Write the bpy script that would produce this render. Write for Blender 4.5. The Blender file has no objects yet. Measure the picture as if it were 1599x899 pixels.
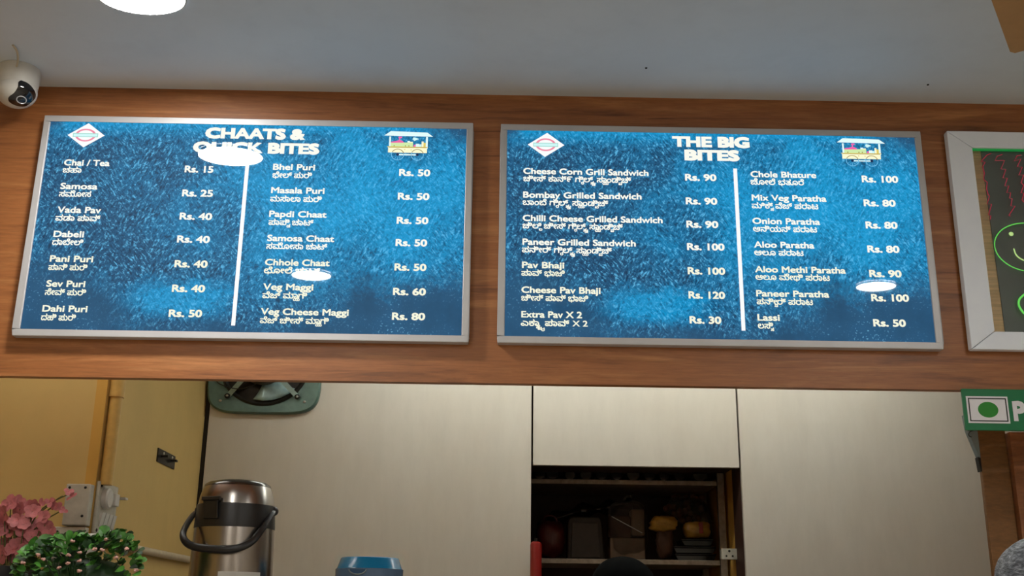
import bpy, bmesh, math, random
import numpy as np
from mathutils import Vector, Matrix, geometry
R = random.Random(7)
S = bpy.context.scene
COL = S.collection
PI = math.pi

# ------------------------------------------------------------------ camera
W, H, F = 1599, 899, 1700.0
CAM = Vector((0, -2.8381, 1.4)); PITCH, YAW, ROLL = .2960, .0145, .0116
fwd = Vector((math.sin(YAW) * math.cos(PITCH), math.cos(YAW) * math.cos(PITCH), math.sin(PITCH)))
r0 = Vector((math.cos(YAW), -math.sin(YAW), 0)); u0 = r0.cross(fwd)
rgt = r0 * math.cos(ROLL) + u0 * math.sin(ROLL); upv = -r0 * math.sin(ROLL) + u0 * math.cos(ROLL)
cd = bpy.data.cameras.new('camera'); cam = bpy.data.objects.new('camera', cd); COL.objects.link(cam)
m3 = Matrix((rgt, upv, -fwd)).transposed()
cam.matrix_world = Matrix.Translation(CAM) @ m3.to_4x4()
cd.sensor_width = 36; cd.lens = F / W * 36; cd.clip_start = .02
S.camera = cam

def at(u, v, Y):
    """point of the plane y = Y on the line of sight of a photograph pixel"""
    d = fwd + rgt * ((u - W / 2) / F) + upv * ((H / 2 - v) / F)
    return CAM + d * ((Y - CAM.y) / d.y)
def scl(Y, v=750):
    return (at(900, v, Y) - at(899, v, Y)).x

# ------------------------------------------------------------------ world, light, exposure
wd = bpy.data.worlds.new('world'); S.world = wd; wd.use_nodes = True
wd.node_tree.nodes['Background'].inputs[0].default_value = (.9, .95, 1, 1)
wd.node_tree.nodes['Background'].inputs[1].default_value = .05
S.view_settings.view_transform = 'Standard'; S.view_settings.look = 'None'
S.view_settings.exposure = 0.0; S.view_settings.gamma = 1; S.view_settings.use_curve_mapping = False
LIGHT = 190.0          # radiance of the round ceiling lights
TUBE = 32.0            # radiance of the kitchen tube
CEIL = 2.846; FB = 2.001   # ceiling height, lower edge of the wood fascia

# ------------------------------------------------------------------ materials
def srgb(r, g, b):
    return tuple(((c / 255) / 12.92 if c / 255 <= .04045 else ((c / 255 + .055) / 1.055) ** 2.4) for c in (r, g, b)) + (1,)
class NT:
    def __init__(s, name):
        s.m = bpy.data.materials.new(name); s.m.use_nodes = True
        s.t = s.m.node_tree; s.b = s.t.nodes['Principled BSDF']
    def n(s, typ, **kw):
        nd = s.t.nodes.new(typ)
        for k, v in kw.items(): setattr(nd, k, v)
        return nd
    def put(s, sock, v):
        if hasattr(v, 'node'): s.t.links.new(v, sock)
        elif v is not None: sock.default_value = v
    def math(s, op, a, b=None, c=None, clamp=False):
        nd = s.n('ShaderNodeMath', operation=op, use_clamp=clamp)
        s.put(nd.inputs[0], a)
        if b is not None: s.put(nd.inputs[1], b)
        if c is not None: s.put(nd.inputs[2], c)
        return nd.outputs[0]
    def mix(s, f, a, b, mode='MIX'):
        nd = s.n('ShaderNodeMix', data_type='RGBA', blend_type=mode)
        s.put(nd.inputs[0], f); s.put(nd.inputs[6], a); s.put(nd.inputs[7], b)
        return nd.outputs[2]
    def coord(s, kind='Object', scale=(1, 1, 1), loc=(0, 0, 0)):
        t = s.n('ShaderNodeTexCoord'); mp = s.n('ShaderNodeMapping')
        s.t.links.new(t.outputs[kind], mp.inputs[0])
        mp.inputs['Scale'].default_value = scale; mp.inputs['Location'].default_value = loc
        return mp.outputs[0]
    def noise(s, vec, scale, detail=4, rough=.6, dist=0):
        nd = s.n('ShaderNodeTexNoise'); s.put(nd.inputs['Vector'], vec)
        nd.inputs['Scale'].default_value = scale; nd.inputs['Detail'].default_value = detail
        nd.inputs['Roughness'].default_value = rough; nd.inputs['Distortion'].default_value = dist
        return nd.outputs[0]
    def ramp(s, f, stops):
        nd = s.n('ShaderNodeValToRGB'); s.put(nd.inputs[0], f)
        e = nd.color_ramp.elements
        while len(e) < len(stops): e.new(.5)
        for k, (p, c) in enumerate(stops):
            e[k].position = p; e[k].color = c if len(c) == 4 else tuple(c) + (1,)
        return nd.outputs[0]
    def rng(s, v, a, b, c=0., d=1.):
        nd = s.n('ShaderNodeMapRange'); s.put(nd.inputs[0], v)
        for k, x in zip((1, 2, 3, 4), (a, b, c, d)): nd.inputs[k].default_value = x
        return nd.outputs[0]
    def bump(s, h, st=.2, d=.01):
        nd = s.n('ShaderNodeBump'); s.put(nd.inputs['Height'], h)
        nd.inputs['Strength'].default_value = st; nd.inputs['Distance'].default_value = d
        s.t.links.new(nd.outputs[0], s.b.inputs['Normal'])
def flat(name, col, rough=.5, metal=0., var=.12, scale=30, spec=.5, emit=0., coat=0.):
    n = NT(name); c = srgb(*col) if max(col) > 1 else tuple(col) + (1,)
    v = n.noise(n.coord(), scale, 5)
    lo = tuple(x * (1 - var) for x in c[:3]) + (1,); hi = tuple(min(1, x * (1 + var)) for x in c[:3]) + (1,)
    col_ = n.ramp(v, [(.3, lo), (.7, hi)])
    n.put(n.b.inputs['Base Color'], col_)
    n.b.inputs['Roughness'].default_value = rough; n.b.inputs['Metallic'].default_value = metal
    n.b.inputs['Specular IOR Level'].default_value = spec
    n.b.inputs['Coat Weight'].default_value = coat
    if emit:
        n.put(n.b.inputs['Emission Color'], col_); n.b.inputs['Emission Strength'].default_value = emit
    return n.m
def lit(name, col, strength=1.0, rough=.02, spec=.5):
    """backlit translucent print behind a glossy clear sheet"""
    n = NT(name); n.b.inputs['Base Color'].default_value = (.02, .02, .02, 1)
    n.b.inputs['Roughness'].default_value = rough; n.b.inputs['Specular IOR Level'].default_value = spec
    n.b.inputs['Emission Color'].default_value = srgb(*col); n.b.inputs['Emission Strength'].default_value = strength
    return n.m
def wood(name, dark, mid, light, sc=(1.1, 6, 17), rough=.42, vertical=False, knots=True):
    n = NT(name); s = (sc[2], sc[1], sc[0]) if vertical else sc
    v = n.coord('Object', s)
    warp = n.noise(n.coord('Object', tuple(k * .35 for k in s)), 1.6, 3)
    mp = n.n('ShaderNodeVectorMath', operation='ADD'); n.put(mp.inputs[0], v)
    cmb = n.n('ShaderNodeCombineXYZ'); n.put(cmb.inputs[0 if vertical else 2], n.math('MULTIPLY', warp, 2.2)); n.put(mp.inputs[1], cmb.outputs[0])
    g1 = n.noise(mp.outputs[0], 1.3, 6, .62, .6)
    g2 = n.noise(n.coord('Object', tuple(k * 5 for k in s)), 2.0, 4, .7)
    base = n.ramp(g1, [(.30, dark), (.45, mid), (.53, mid), (.70, light)])
    f = n.rng(g2, .35, .65, .80, 1.12)
    mul = n.n('ShaderNodeVectorMath', operation='SCALE'); n.put(mul.inputs[0], base); n.put(mul.inputs[3], f)
    out = mul.outputs[0]
    if knots:
        k = n.noise(n.coord('Object', tuple(q * .9 for q in s)), 1.0, 7, .55, 1.5)
        out = n.mix(n.rng(k, .70, .76, 0, .65), out, tuple(c * .35 for c in dark[:3]) + (1,))
    n.put(n.b.inputs['Base Color'], out); n.b.inputs['Roughness'].default_value = rough
    n.bump(g2, .05, .002)
    return n.m
M = {}
M['wood'] = wood('fascia_wood', srgb(100, 58, 30), srgb(154, 97, 54), srgb(184, 126, 76))
M['wood_panel'] = wood('panel_wood', srgb(104, 70, 30), srgb(124, 84, 40), srgb(138, 96, 50), sc=(3, 6, 14), knots=False)
M['wood_red'] = wood('panel_wood_red', srgb(128, 78, 44), srgb(146, 92, 54), srgb(158, 102, 62), sc=(3, 6, 14), knots=False)
def plaster(name, col, blot=.16, rough=.75):
    n = NT(name); c = srgb(*col)
    a = n.noise(n.coord(), 1.8, 5, .65); b = n.noise(n.coord('Object', (1, 1, .25)), 9, 4, .6)
    lo = tuple(x * (1 - blot) for x in c[:3]) + (1,)
    col_ = n.mix(n.rng(b, .5, .85, 0, .2), n.ramp(a, [(.3, lo), (.65, c)]), tuple(x * .62 for x in c[:3]) + (1,))
    n.put(n.b.inputs['Base Color'], col_); n.b.inputs['Roughness'].default_value = rough
    n.bump(n.noise(n.coord(), 60, 4), .08, .004)
    return n.m
M['ceiling'] = plaster('ceiling_paint', (212, 220, 226), .06, .6)
M['yellow'] = plaster('yellow_paint', (208, 176, 108), .12)
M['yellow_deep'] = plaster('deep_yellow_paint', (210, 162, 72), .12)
M['room'] = plaster('room_paint', (206, 196, 180), .06)
M['floor'] = flat('floor_tile', (206, 198, 186), .35)
n = NT('cream_laminate'); c = srgb(214, 208, 196)
a = n.noise(n.coord('Object', (9, 9, 2.2)), 1.4, 6, .7); b = n.noise(n.coord(), 1.1, 4, .6)
n.put(n.b.inputs['Base Color'], n.mix(n.rng(b, .35, .75, 0, .5), n.ramp(a, [(.3, tuple(x * .92 for x in c[:3])), (.62, c)]), srgb(198, 186, 166)))
n.b.inputs['Roughness'].default_value = .4; M['cream'] = n.m
M['dark_edge'] = flat('dark_joint', (30, 24, 18), .7)
M['alu'] = flat('brushed_aluminium', (190, 190, 192), .42, .25, .06, 8)
M['white_frame'] = flat('white_frame', (234, 242, 255), .4, 0, .03, 14)
M['white_plastic'] = flat('white_plastic', (205, 203, 196), .35, 0, .05)
M['old_white'] = flat('aged_white_plastic', (186, 182, 168), .5, 0, .14, 25)
M['black_plastic'] = flat('black_plastic', (22, 20, 20), .38, 0, .15)
M['black_gloss'] = flat('black_gloss', (8, 9, 14), .06, 0, .1, coat=.6)
M['dark_metal'] = flat('dark_metal', (44, 42, 40), .4, .7)
M['screw'] = flat('bright_screw', (190, 186, 174), .3, .9)
M['steel'] = flat('polished_steel', (160, 154, 148), .24, 1., .04, 6)
M['shelf_steel'] = flat('shelf_steel', (150, 138, 122), .45, .75, .25, 40)
M['fan_green'] = flat('fan_green_enamel', (86, 112, 102), .35, .2, .2, 22)
M['fan_arm'] = flat('fan_arm_enamel', (150, 172, 164), .35, .2, .15)
M['fan_dark'] = flat('fan_dark', (40, 40, 36), .4, .4, .3)
M['fan_blade'] = flat('fan_blade_enamel', (158, 188, 188), .25, .3, .15)
M['grime'] = flat('grimy_motor', (70, 62, 44), .5, .3, .3)
M['cable'] = flat('cream_cable', (196, 180, 150), .5)
M['pvc'] = flat('painted_conduit', (206, 168, 92), .45, 0, .12)
M['beige_blade'] = flat('beige_fan_blade', (176, 140, 96), .45, 0, .06)
M['beige_line'] = flat('brown_groove', (82, 58, 34), .6)
M['sign_green'] = flat('sign_green', (2, 112, 66), .35, 0, .05)
M['sign_white'] = flat('sign_white', (226, 226, 232), .4, 0, .03)
M['sign_black'] = flat('sign_black', (16, 22, 16), .4)
M['dot_green'] = flat('dot_green', (8, 128, 20), .4)
M['board_dark'] = flat('dark_writing_sheet', (104, 112, 110), .3, 0, .12, 12)
M['board_brown'] = wood('board_back_wood', srgb(204, 168, 120), srgb(222, 188, 138), srgb(232, 200, 150), knots=False)
M['neon_green'] = flat('green_marker', (110, 235, 100), .5, 0, .05, emit=.4)
M['neon_pale'] = flat('pale_green_marker', (205, 250, 160), .5, 0, .05, emit=.4)
M['neon_red'] = flat('red_marker', (205, 52, 84), .5, 0, .1, emit=.2)
M['led_green'] = flat('green_edge_glow', (20, 150, 70), .4, 0, .1, emit=.35)
M['leaf'] = flat('leaf_green', (70, 126, 46), .42, 0, .55, 60)
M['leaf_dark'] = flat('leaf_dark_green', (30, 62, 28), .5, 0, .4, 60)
M['bud'] = flat('pale_pink_bud', (196, 150, 138), .6, 0, .25, 60)
M['petal'] = flat('pink_petal', (192, 112, 116), .6, 0, .3, 45)
M['stem'] = flat('stem_green', (96, 98, 52), .6, 0, .3)
M['pot'] = flat('dark_pot', (40, 40, 40), .5)
M['blue_lid'] = flat('blue_plastic_lid', (8, 120, 170), .22, 0, .08, 12)
M['blue_grey'] = flat('smoky_blue_plastic', (88, 116, 146), .2, 0, .1)
M['counter'] = flat('counter_stone', (60, 56, 52), .3)
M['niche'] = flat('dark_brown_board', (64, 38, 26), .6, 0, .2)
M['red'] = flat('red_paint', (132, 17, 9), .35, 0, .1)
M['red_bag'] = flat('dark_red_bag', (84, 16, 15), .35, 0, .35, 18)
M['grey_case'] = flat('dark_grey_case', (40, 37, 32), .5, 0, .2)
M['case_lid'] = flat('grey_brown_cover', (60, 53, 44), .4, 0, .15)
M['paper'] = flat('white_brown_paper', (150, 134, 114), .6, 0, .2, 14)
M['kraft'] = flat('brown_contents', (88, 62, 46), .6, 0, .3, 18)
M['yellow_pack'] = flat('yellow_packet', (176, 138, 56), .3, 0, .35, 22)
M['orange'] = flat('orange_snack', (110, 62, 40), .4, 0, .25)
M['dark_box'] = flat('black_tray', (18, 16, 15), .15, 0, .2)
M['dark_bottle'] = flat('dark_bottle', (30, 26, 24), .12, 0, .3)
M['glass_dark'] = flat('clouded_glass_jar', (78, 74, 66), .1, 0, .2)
M['skin'] = flat('skin', (150, 102, 76), .5, 0, .06)
M['black_hair'] = flat('black_hair', (6, 7, 7), .8, 0, .3, 60, spec=.05)
M['shirt_blue'] = flat('dark_shirt', (40, 50, 66), .8)
M['shirt_check'] = flat('grey_shirt', (120, 118, 120), .8)
M['trouser'] = flat('dark_trousers', (42, 40, 44), .8)
M['steel_strip'] = flat('blue_grey_steel', (132, 146, 150), .4, .2, .06)
M['pink_band'] = flat('pink_band', (196, 150, 138), .5)
n = NT('grey_hair'); a = n.noise(n.coord('Object', (34, 34, 110)), 1.6, 6, .7, .6)
n.put(n.b.inputs['Base Color'], n.ramp(a, [(.34, srgb(34, 36, 42)), (.5, srgb(98, 102, 110)), (.68, srgb(176, 180, 188))]))
n.b.inputs['Roughness'].default_value = .5; n.bump(a, .6, .01); M['grey_hair'] = n.m
def clear(name, tint, trans, rough=.03, crease=False):
    n = NT(name); t = n.n('ShaderNodeBsdfTransparent'); t.inputs[0].default_value = tint
    g = n.n('ShaderNodeBsdfGlossy'); g.inputs['Roughness'].default_value = rough
    if crease:
        bp = n.n('ShaderNodeBump'); n.put(bp.inputs['Height'], n.noise(n.coord('Object', (1, 1, 1.6)), 26, 5, .6, 1.2)); bp.inputs['Strength'].default_value = 1; bp.inputs['Distance'].default_value = .03
        n.t.links.new(bp.outputs[0], g.inputs['Normal'])
    fr = n.n('ShaderNodeFresnel'); fr.inputs[0].default_value = 1.45
    mx = n.n('ShaderNodeMixShader'); n.put(mx.inputs[0], n.math('MULTIPLY_ADD', fr.outputs[0], 1.0, trans, clamp=True))
    n.t.links.new(t.outputs[0], mx.inputs[1]); n.t.links.new(g.outputs[0], mx.inputs[2])
    n.t.links.new(mx.outputs[0], n.t.nodes['Material Output'].inputs[0])
    return n.m
M['glass'] = clear('clear_acrylic', (.985, .995, .985, 1), .0)
M['film'] = clear('clear_plastic_film', (.82, .82, .8, 1), .12, .10, True)
n = NT('lamp_diffuser'); n.b.inputs['Base Color'].default_value = (.9, .9, .9, 1)
n.b.inputs['Emission Color'].default_value = (1, .97, .925, 1); n.b.inputs['Emission Strength'].default_value = LIGHT; M['lamp'] = n.m
n = NT('tube_diffuser'); n.b.inputs['Base Color'].default_value = (.9, .9, .9, 1)
n.b.inputs['Emission Color'].default_value = (.98, 1, .93, 1); n.b.inputs['Emission Strength'].default_value = TUBE; M['tube'] = n.m
# backlit blue print of the menu boards
n = NT('blue_backlit_print')
uv = n.n('ShaderNodeTexCoord').outputs['UV']
sx = n.n('ShaderNodeSeparateXYZ'); n.put(sx.inputs[0], uv); U, V = sx.outputs[0], sx.outputs[1]
def blob(cx, cy, rx, ry):
    a = n.math('DIVIDE', n.math('SUBTRACT', U, cx), rx); b = n.math('DIVIDE', n.math('SUBTRACT', V, cy), ry)
    return n.math('SQRT', n.math('ADD', n.math('MULTIPLY', a, a), n.math('MULTIPLY', b, b)))
def uvs(x, y): 
    mp = n.n('ShaderNodeMapping'); n.put(mp.inputs[0], uv); mp.inputs['Scale'].default_value = (x, y, 1); return mp.outputs[0]
def uvr(x, y, ang):
    mp = n.n('ShaderNodeMapping'); n.put(mp.inputs[0], uvs(2.0, 1.0)); mp.inputs['Rotation'].default_value = (0, 0, ang)
    m2 = n.n('ShaderNodeMapping'); n.put(m2.inputs[0], mp.outputs[0]); m2.inputs['Scale'].default_value = (x, y, 1); return m2.outputs[0]
edge = n.noise(uvs(2, 1), 5, 6, .6); edge2 = n.noise(uvs(2, 1), 38, 4, .7)
wob = n.math('ADD', n.math('MULTIPLY', n.math('SUBTRACT', edge, .5), .9), n.math('MULTIPLY', n.math('SUBTRACT', edge2, .5), .55))
dk = None
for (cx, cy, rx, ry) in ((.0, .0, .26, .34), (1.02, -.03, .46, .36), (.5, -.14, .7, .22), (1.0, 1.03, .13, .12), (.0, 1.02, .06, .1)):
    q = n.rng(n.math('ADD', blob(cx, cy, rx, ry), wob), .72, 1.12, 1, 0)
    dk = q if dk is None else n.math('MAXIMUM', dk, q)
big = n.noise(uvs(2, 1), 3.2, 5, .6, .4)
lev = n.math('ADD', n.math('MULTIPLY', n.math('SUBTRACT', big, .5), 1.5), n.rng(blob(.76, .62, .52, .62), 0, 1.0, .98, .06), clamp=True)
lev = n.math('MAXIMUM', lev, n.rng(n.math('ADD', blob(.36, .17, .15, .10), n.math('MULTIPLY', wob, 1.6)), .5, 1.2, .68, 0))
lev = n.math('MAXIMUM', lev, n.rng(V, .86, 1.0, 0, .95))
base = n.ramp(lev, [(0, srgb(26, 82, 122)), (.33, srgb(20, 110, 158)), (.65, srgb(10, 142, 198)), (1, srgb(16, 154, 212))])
fine = n.noise(uvs(2, 1), 62, 5, .65, .9)
st1 = n.noise(uvr(70, 19, .45), 1.6, 4, .6, .5); st2 = n.noise(uvr(80, 20, -.7), 1.6, 4, .6, .5)
swi = n.rng(n.noise(uvs(2, 1), 4.5, 2), .42, .58)
st = n.mix(swi, st1, st2)
tex = n.math('ADD', n.math('MULTIPLY', fine, .5), n.math('MULTIPLY', st, .5))
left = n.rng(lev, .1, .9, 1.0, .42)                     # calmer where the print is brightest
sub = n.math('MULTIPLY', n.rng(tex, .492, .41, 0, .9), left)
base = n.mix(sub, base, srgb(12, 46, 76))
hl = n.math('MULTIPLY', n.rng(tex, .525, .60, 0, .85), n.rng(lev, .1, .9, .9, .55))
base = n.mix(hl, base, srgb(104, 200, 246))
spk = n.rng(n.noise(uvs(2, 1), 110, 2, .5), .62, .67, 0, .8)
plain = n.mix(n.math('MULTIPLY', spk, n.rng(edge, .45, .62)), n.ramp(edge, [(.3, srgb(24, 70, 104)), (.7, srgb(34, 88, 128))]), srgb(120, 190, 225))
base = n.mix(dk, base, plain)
# brighter strip along the top: backlight edge glow put into the emission colour
n.put(n.b.inputs['Emission Color'], base); n.b.inputs['Emission Strength'].default_value = 1.0
n.b.inputs['Base Color'].default_value = (.01, .015, .02, 1); n.b.inputs['Roughness'].default_value = .02
M['print'] = n.m
M['letters'] = lit('backlit_white_letters', (252, 252, 240), .98)
M['letters_low'] = lit('backlit_cream_letters', (250, 250, 226), .95)
M['logo_white'] = lit('backlit_white', (252, 254, 254), .98)
M['logo_pink'] = lit('backlit_pink', (236, 138, 164))
M['logo_mint'] = lit('backlit_mint', (206, 246, 246))
M['logo_teal'] = lit('backlit_teal', (158, 218, 208))
M['cart_roof'] = lit('backlit_pale_cyan', (226, 252, 250))
M['cart_cream'] = lit('backlit_cream', (252, 250, 208))
M['cart_green'] = lit('backlit_pale_green', (208, 236, 170))
M['cart_pink'] = lit('backlit_magenta', (240, 98, 170))
M['cart_yellow'] = lit('backlit_yellow', (222, 200, 96))
M['cart_brown'] = lit('backlit_olive', (150, 124, 54))
M['cart_blue'] = lit('backlit_blue_line', (110, 190, 232))
M['cart_navy'] = lit('backlit_navy', (6, 34, 74))

# ------------------------------------------------------------------ mesh helpers
class MB:
    def __init__(s): s.v = []; s.f = []; s.mi = []; s.cur = 0
    def add(s, vs, fs):
        o = len(s.v); s.v += [tuple(p) for p in vs]
        for f in fs: s.f.append(tuple(i + o for i in f)); s.mi.append(s.cur)
        return s
    def box(s, a, b):
        x0, y0, z0 = a; x1, y1, z1 = b
        return s.add([(x0, y0, z0), (x1, y0, z0), (x1, y1, z0), (x0, y1, z0), (x0, y0, z1), (x1, y0, z1), (x1, y1, z1), (x0, y1, z1)],
                     [(0, 3, 2, 1), (4, 5, 6, 7), (0, 1, 5, 4), (1, 2, 6, 5), (2, 3, 7, 6), (3, 0, 4, 7)])
    def prism(s, pts, y0, y1):
        """outline of (x, z) points, counter-clockwise seen from -y, extruded in y"""
        k = len(pts); vs = [(p[0], y0, p[1]) for p in pts] + [(p[0], y1, p[1]) for p in pts]
        fs = [tuple(range(k)), tuple(reversed(range(k, 2 * k)))] + [(i, i + k, (i + 1) % k + k, (i + 1) % k) for i in range(k)]
        return s.add(vs, fs)
    def lathe(s, prof, c=(0, 0, 0), seg=40, sx=1, sy=1, cap=True):
        vs = []; fs = []
        for (r, z) in prof:
            for k in range(seg):
                a = 2 * PI * k / seg; vs.append((c[0] + r * sx * math.cos(a), c[1] + r * sy * math.sin(a), c[2] + z))
        for j in range(len(prof) - 1):
            for k in range(seg):
                k2 = (k + 1) % seg; fs.append((j * seg + k, j * seg + k2, (j + 1) * seg + k2, (j + 1) * seg + k))
        if cap:
            fs.append(tuple(reversed(range(seg)))); fs.append(tuple(range((len(prof) - 1) * seg, len(prof) * seg)))
        return s.add(vs, fs)
    def tube(s, pts, r, seg=8, flatn=None):
        pts = [Vector(p) for p in pts]; vs = []; fs = []; up = Vector((.13, .27, .95)).normalized()
        rr = r if hasattr(r, '__len__') else [r] * len(pts)
        prev = None
        for i, p in enumerate(pts):
            t = (pts[min(i + 1, len(pts) - 1)] - pts[max(i - 1, 0)]).normalized()
            a = (up - t * up.dot(t)) if prev is None else (prev - t * prev.dot(t))
            if a.length < 1e-5: a = Vector((1, 0, 0)) - t * t.x
            a.normalize(); prev = a; b = t.cross(a)
            for k in range(seg):
                g = 2 * PI * k / seg; vs.append(p + (a * math.cos(g) + b * math.sin(g)) * rr[i])
        for i in range(len(pts) - 1):
            for k in range(seg):
                k2 = (k + 1) % seg; fs.append((i * seg + k, i * seg + k2, (i + 1) * seg + k2, (i + 1) * seg + k))
        fs.append(tuple(reversed(range(seg)))); fs.append(tuple(range((len(pts) - 1) * seg, len(pts) * seg)))
        return s.add(vs, fs)
    def ball(s, c, r, seg=20, rings=12, mat=None):
        vs = []; fs = []; r = r if hasattr(r, '__len__') else (r, r, r)
        for j in range(rings + 1):
            th = PI * j / rings
            for k in range(seg):
                a = 2 * PI * k / seg
                p = Vector((r[0] * math.sin(th) * math.cos(a), r[1] * math.sin(th) * math.sin(a), r[2] * math.cos(th)))
                if mat is not None: p = mat @ p
                vs.append(Vector(c) + p)
        for j in range(rings):
            for k in range(seg):
                k2 = (k + 1) % seg; fs.append((j * seg + k, (j + 1) * seg + k, (j + 1) * seg + k2, j * seg + k2))
        return s.add(vs, fs)
    def build(s, name, mat, parent=None, origin=None, bevel=0, smooth=False, seg=2, auto=True):
        me = bpy.data.meshes.new(name)
        o_ = Vector(origin) if origin is not None else Vector((0, 0, 0))
        me.from_pydata([tuple(Vector(p) - o_) for p in s.v], [], s.f)
        bm = bmesh.new(); bm.from_mesh(me); bmesh.ops.remove_doubles(bm, verts=bm.verts, dist=1e-6); bmesh.ops.recalc_face_normals(bm, faces=bm.faces); bm.to_mesh(me); bm.free()
        mats = mat if isinstance(mat, (list, tuple)) else [mat]
        for m in mats: me.materials.append(m)
        if len(mats) > 1:
            for p, i in zip(me.polygons, s.mi): p.material_index = i
        if smooth:
            me.polygons.foreach_set('use_smooth', [True] * len(me.polygons))
            if auto: me.set_sharp_from_angle(angle=math.radians(38))
        ob = bpy.data.objects.new(name, me); COL.objects.link(ob)
        if parent is not None: ob.parent = parent; ob.location = o_ - wloc(parent)
        else: ob.location = o_
        if bevel:
            md = ob.modifiers.new('bevel', 'BEVEL'); md.width = bevel; md.segments = seg; md.limit_method = 'ANGLE'
        return ob
def wloc(o):
    v = Vector(o.location)
    while o.parent is not None: o = o.parent; v += Vector(o.location)
    return v
def tag(o, label, cat, group=None):
    o['label'] = label; o['category'] = cat
    if group: o['group'] = group
    return o
def thing(name, loc, label, cat, group=None):
    o = bpy.data.objects.new(name, None); COL.objects.link(o); o.location = loc; o.empty_display_size = .05
    return tag(o, label, cat, group)
def struct(o): o['kind'] = 'structure'; return o
def spline(pts, n=8):
    """Catmull-Rom through points"""
    P = [Vector(p) for p in pts]; P = [P[0] * 2 - P[1]] + P + [P[-1] * 2 - P[-2]]; out = []
    for i in range(1, len(P) - 2):
        for k in range(n):
            t = k / n; a, b, c, d = P[i - 1:i + 3]
            out.append(.5 * ((2 * b) + (c - a) * t + (2 * a - 5 * b + 4 * c - d) * t * t + (3 * b - a - 3 * c + d) * t ** 3))
    return out + [P[-2]]

# ------------------------------------------------------------------ lettering
_dg = None
def contours(body):
    c = bpy.data.curves.new('glyphs', 'FONT'); c.body = body; c.size = 1; c.fill_mode = 'NONE'; c.resolution_u = 3
    o = bpy.data.objects.new('glyphs', c); COL.objects.link(o)
    dg = bpy.context.evaluated_depsgraph_get(); me = bpy.data.meshes.new_from_object(o.evaluated_get(dg))
    co = [(v.co.x, v.co.y) for v in me.vertices]; nb = {}
    for e in me.edges:
        a, b = e.vertices; nb.setdefault(a, []).append(b); nb.setdefault(b, []).append(a)
    seen = set(); loops = []
    for s0 in range(len(co)):
        if s0 in seen or s0 not in nb: continue
        lp = [s0]; seen.add(s0); cur = s0
        nxts = sorted(nb[s0]); nx = s0 + 1 if s0 + 1 in nxts else nxts[0]
        while nx not in seen:
            lp.append(nx); seen.add(nx); cur = nx
            r = [q for q in nb[cur] if q not in seen]
            if not r: break
            nx = r[0]
        pts = []
        for i in lp:
            if not pts or (abs(co[i][0] - pts[-1][0]) + abs(co[i][1] - pts[-1][1])) > 1e-4: pts.append(co[i])
        if len(pts) > 2 and abs(pts[0][0] - pts[-1][0]) + abs(pts[0][1] - pts[-1][1]) < 1e-4: pts.pop()
        if len(pts) > 2: loops.append(np.array(pts))
    bpy.data.objects.remove(o); bpy.data.curves.remove(c); bpy.data.meshes.remove(me)
    ar = sum(.5 * float(np.sum(l[:, 0] * np.roll(l[:, 1], -1) - np.roll(l[:, 0], -1) * l[:, 1])) for l in loops)
    if ar < 0: loops = [l[::-1] for l in loops]
    return loops
def layout(s):
    """contours of a line; [x] hangs a small letter under the cluster before it"""
    out = []; x = 0.; i = 0; depth = 0
    parts = []; buf = ''
    while i < len(s):
        if s[i] == '[':
            j = s.index(']', i); parts.append((buf, s[i + 1:j])); buf = ''; i = j + 1
        elif s[i] == '|': parts.append((buf, None)); buf = ''; i += 1
        else: buf += s[i]; i += 1
    parts.append((buf, None))
    for (t, sub) in parts:
        lead = len(t) - len(t.lstrip(' ')); x += .27 * lead; t2 = t.strip(' ')
        if t2:
            ls = contours(t2); x0 = min(l[:, 0].min() for l in ls); x1 = max(l[:, 0].max() for l in ls)
            for l in ls: out.append(l + np.array([x - x0, 0]))
            x += x1 - x0 + .05; depth = 0
            if t.endswith(' '): x += .27 * (len(t) - len(t.rstrip(' ')))
        if sub:
            ls = contours(sub); w = max(l[:, 0].max() for l in ls)
            for l in ls: out.append(l * .52 + np.array([x - .08 - w * .34 + depth * .16, -.30 - .17 * depth]))
            depth += 1
            if depth > 1: x += .14
    return out
def fill(loops, off):
    L = []
    for l in loops:
        p = np.roll(l, 1, 0); q = np.roll(l, -1, 0); a = l - p; b = q - l
        a /= np.linalg.norm(a, axis=1)[:, None] + 1e-9; b /= np.linalg.norm(b, axis=1)[:, None] + 1e-9
        na = np.stack([a[:, 1], -a[:, 0]], 1); nb_ = np.stack([b[:, 1], -b[:, 0]], 1)
        m = na + nb_; m /= np.maximum(np.linalg.norm(m, axis=1)[:, None], .45)
        L.append(l + m * off)
    vs = []; es = []; SA = []; SB = []
    for l in L:
        o = len(vs); k = len(l); vs += [Vector((float(a), float(b))) for a, b in l]
        es += [(o + i, o + (i + 1) % k) for i in range(k)]; SA.append(l); SB.append(np.roll(l, -1, 0))
    A = np.concatenate(SA); B = np.concatenate(SB)
    r = geometry.delaunay_2d_cdt(vs, es, [], 0, 1e-5)
    V_ = np.array([(v.x, v.y) for v in r[0]]); T = [f for f in r[2] if len(f) == 3]
    C = np.array([V_[list(f)].mean(0) for f in T])
    wn = np.zeros(len(C))
    for k in range(0, len(C), 400):
        c = C[k:k + 400, None, :]; a = A[None]; b = B[None]
        cr = (b[..., 0] - a[..., 0]) * (c[..., 1] - a[..., 1]) - (c[..., 0] - a[..., 0]) * (b[..., 1] - a[..., 1])
        upw = (a[..., 1] <= c[..., 1]) & (b[..., 1] > c[..., 1]) & (cr > 0); dn = (a[..., 1] > c[..., 1]) & (b[..., 1] <= c[..., 1]) & (cr < 0)
        wn[k:k + 400] = upw.sum(1).astype(float) - dn.sum(1)
    return V_, [f for f, w in zip(T, wn) if w != 0]
_cache = {}
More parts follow.
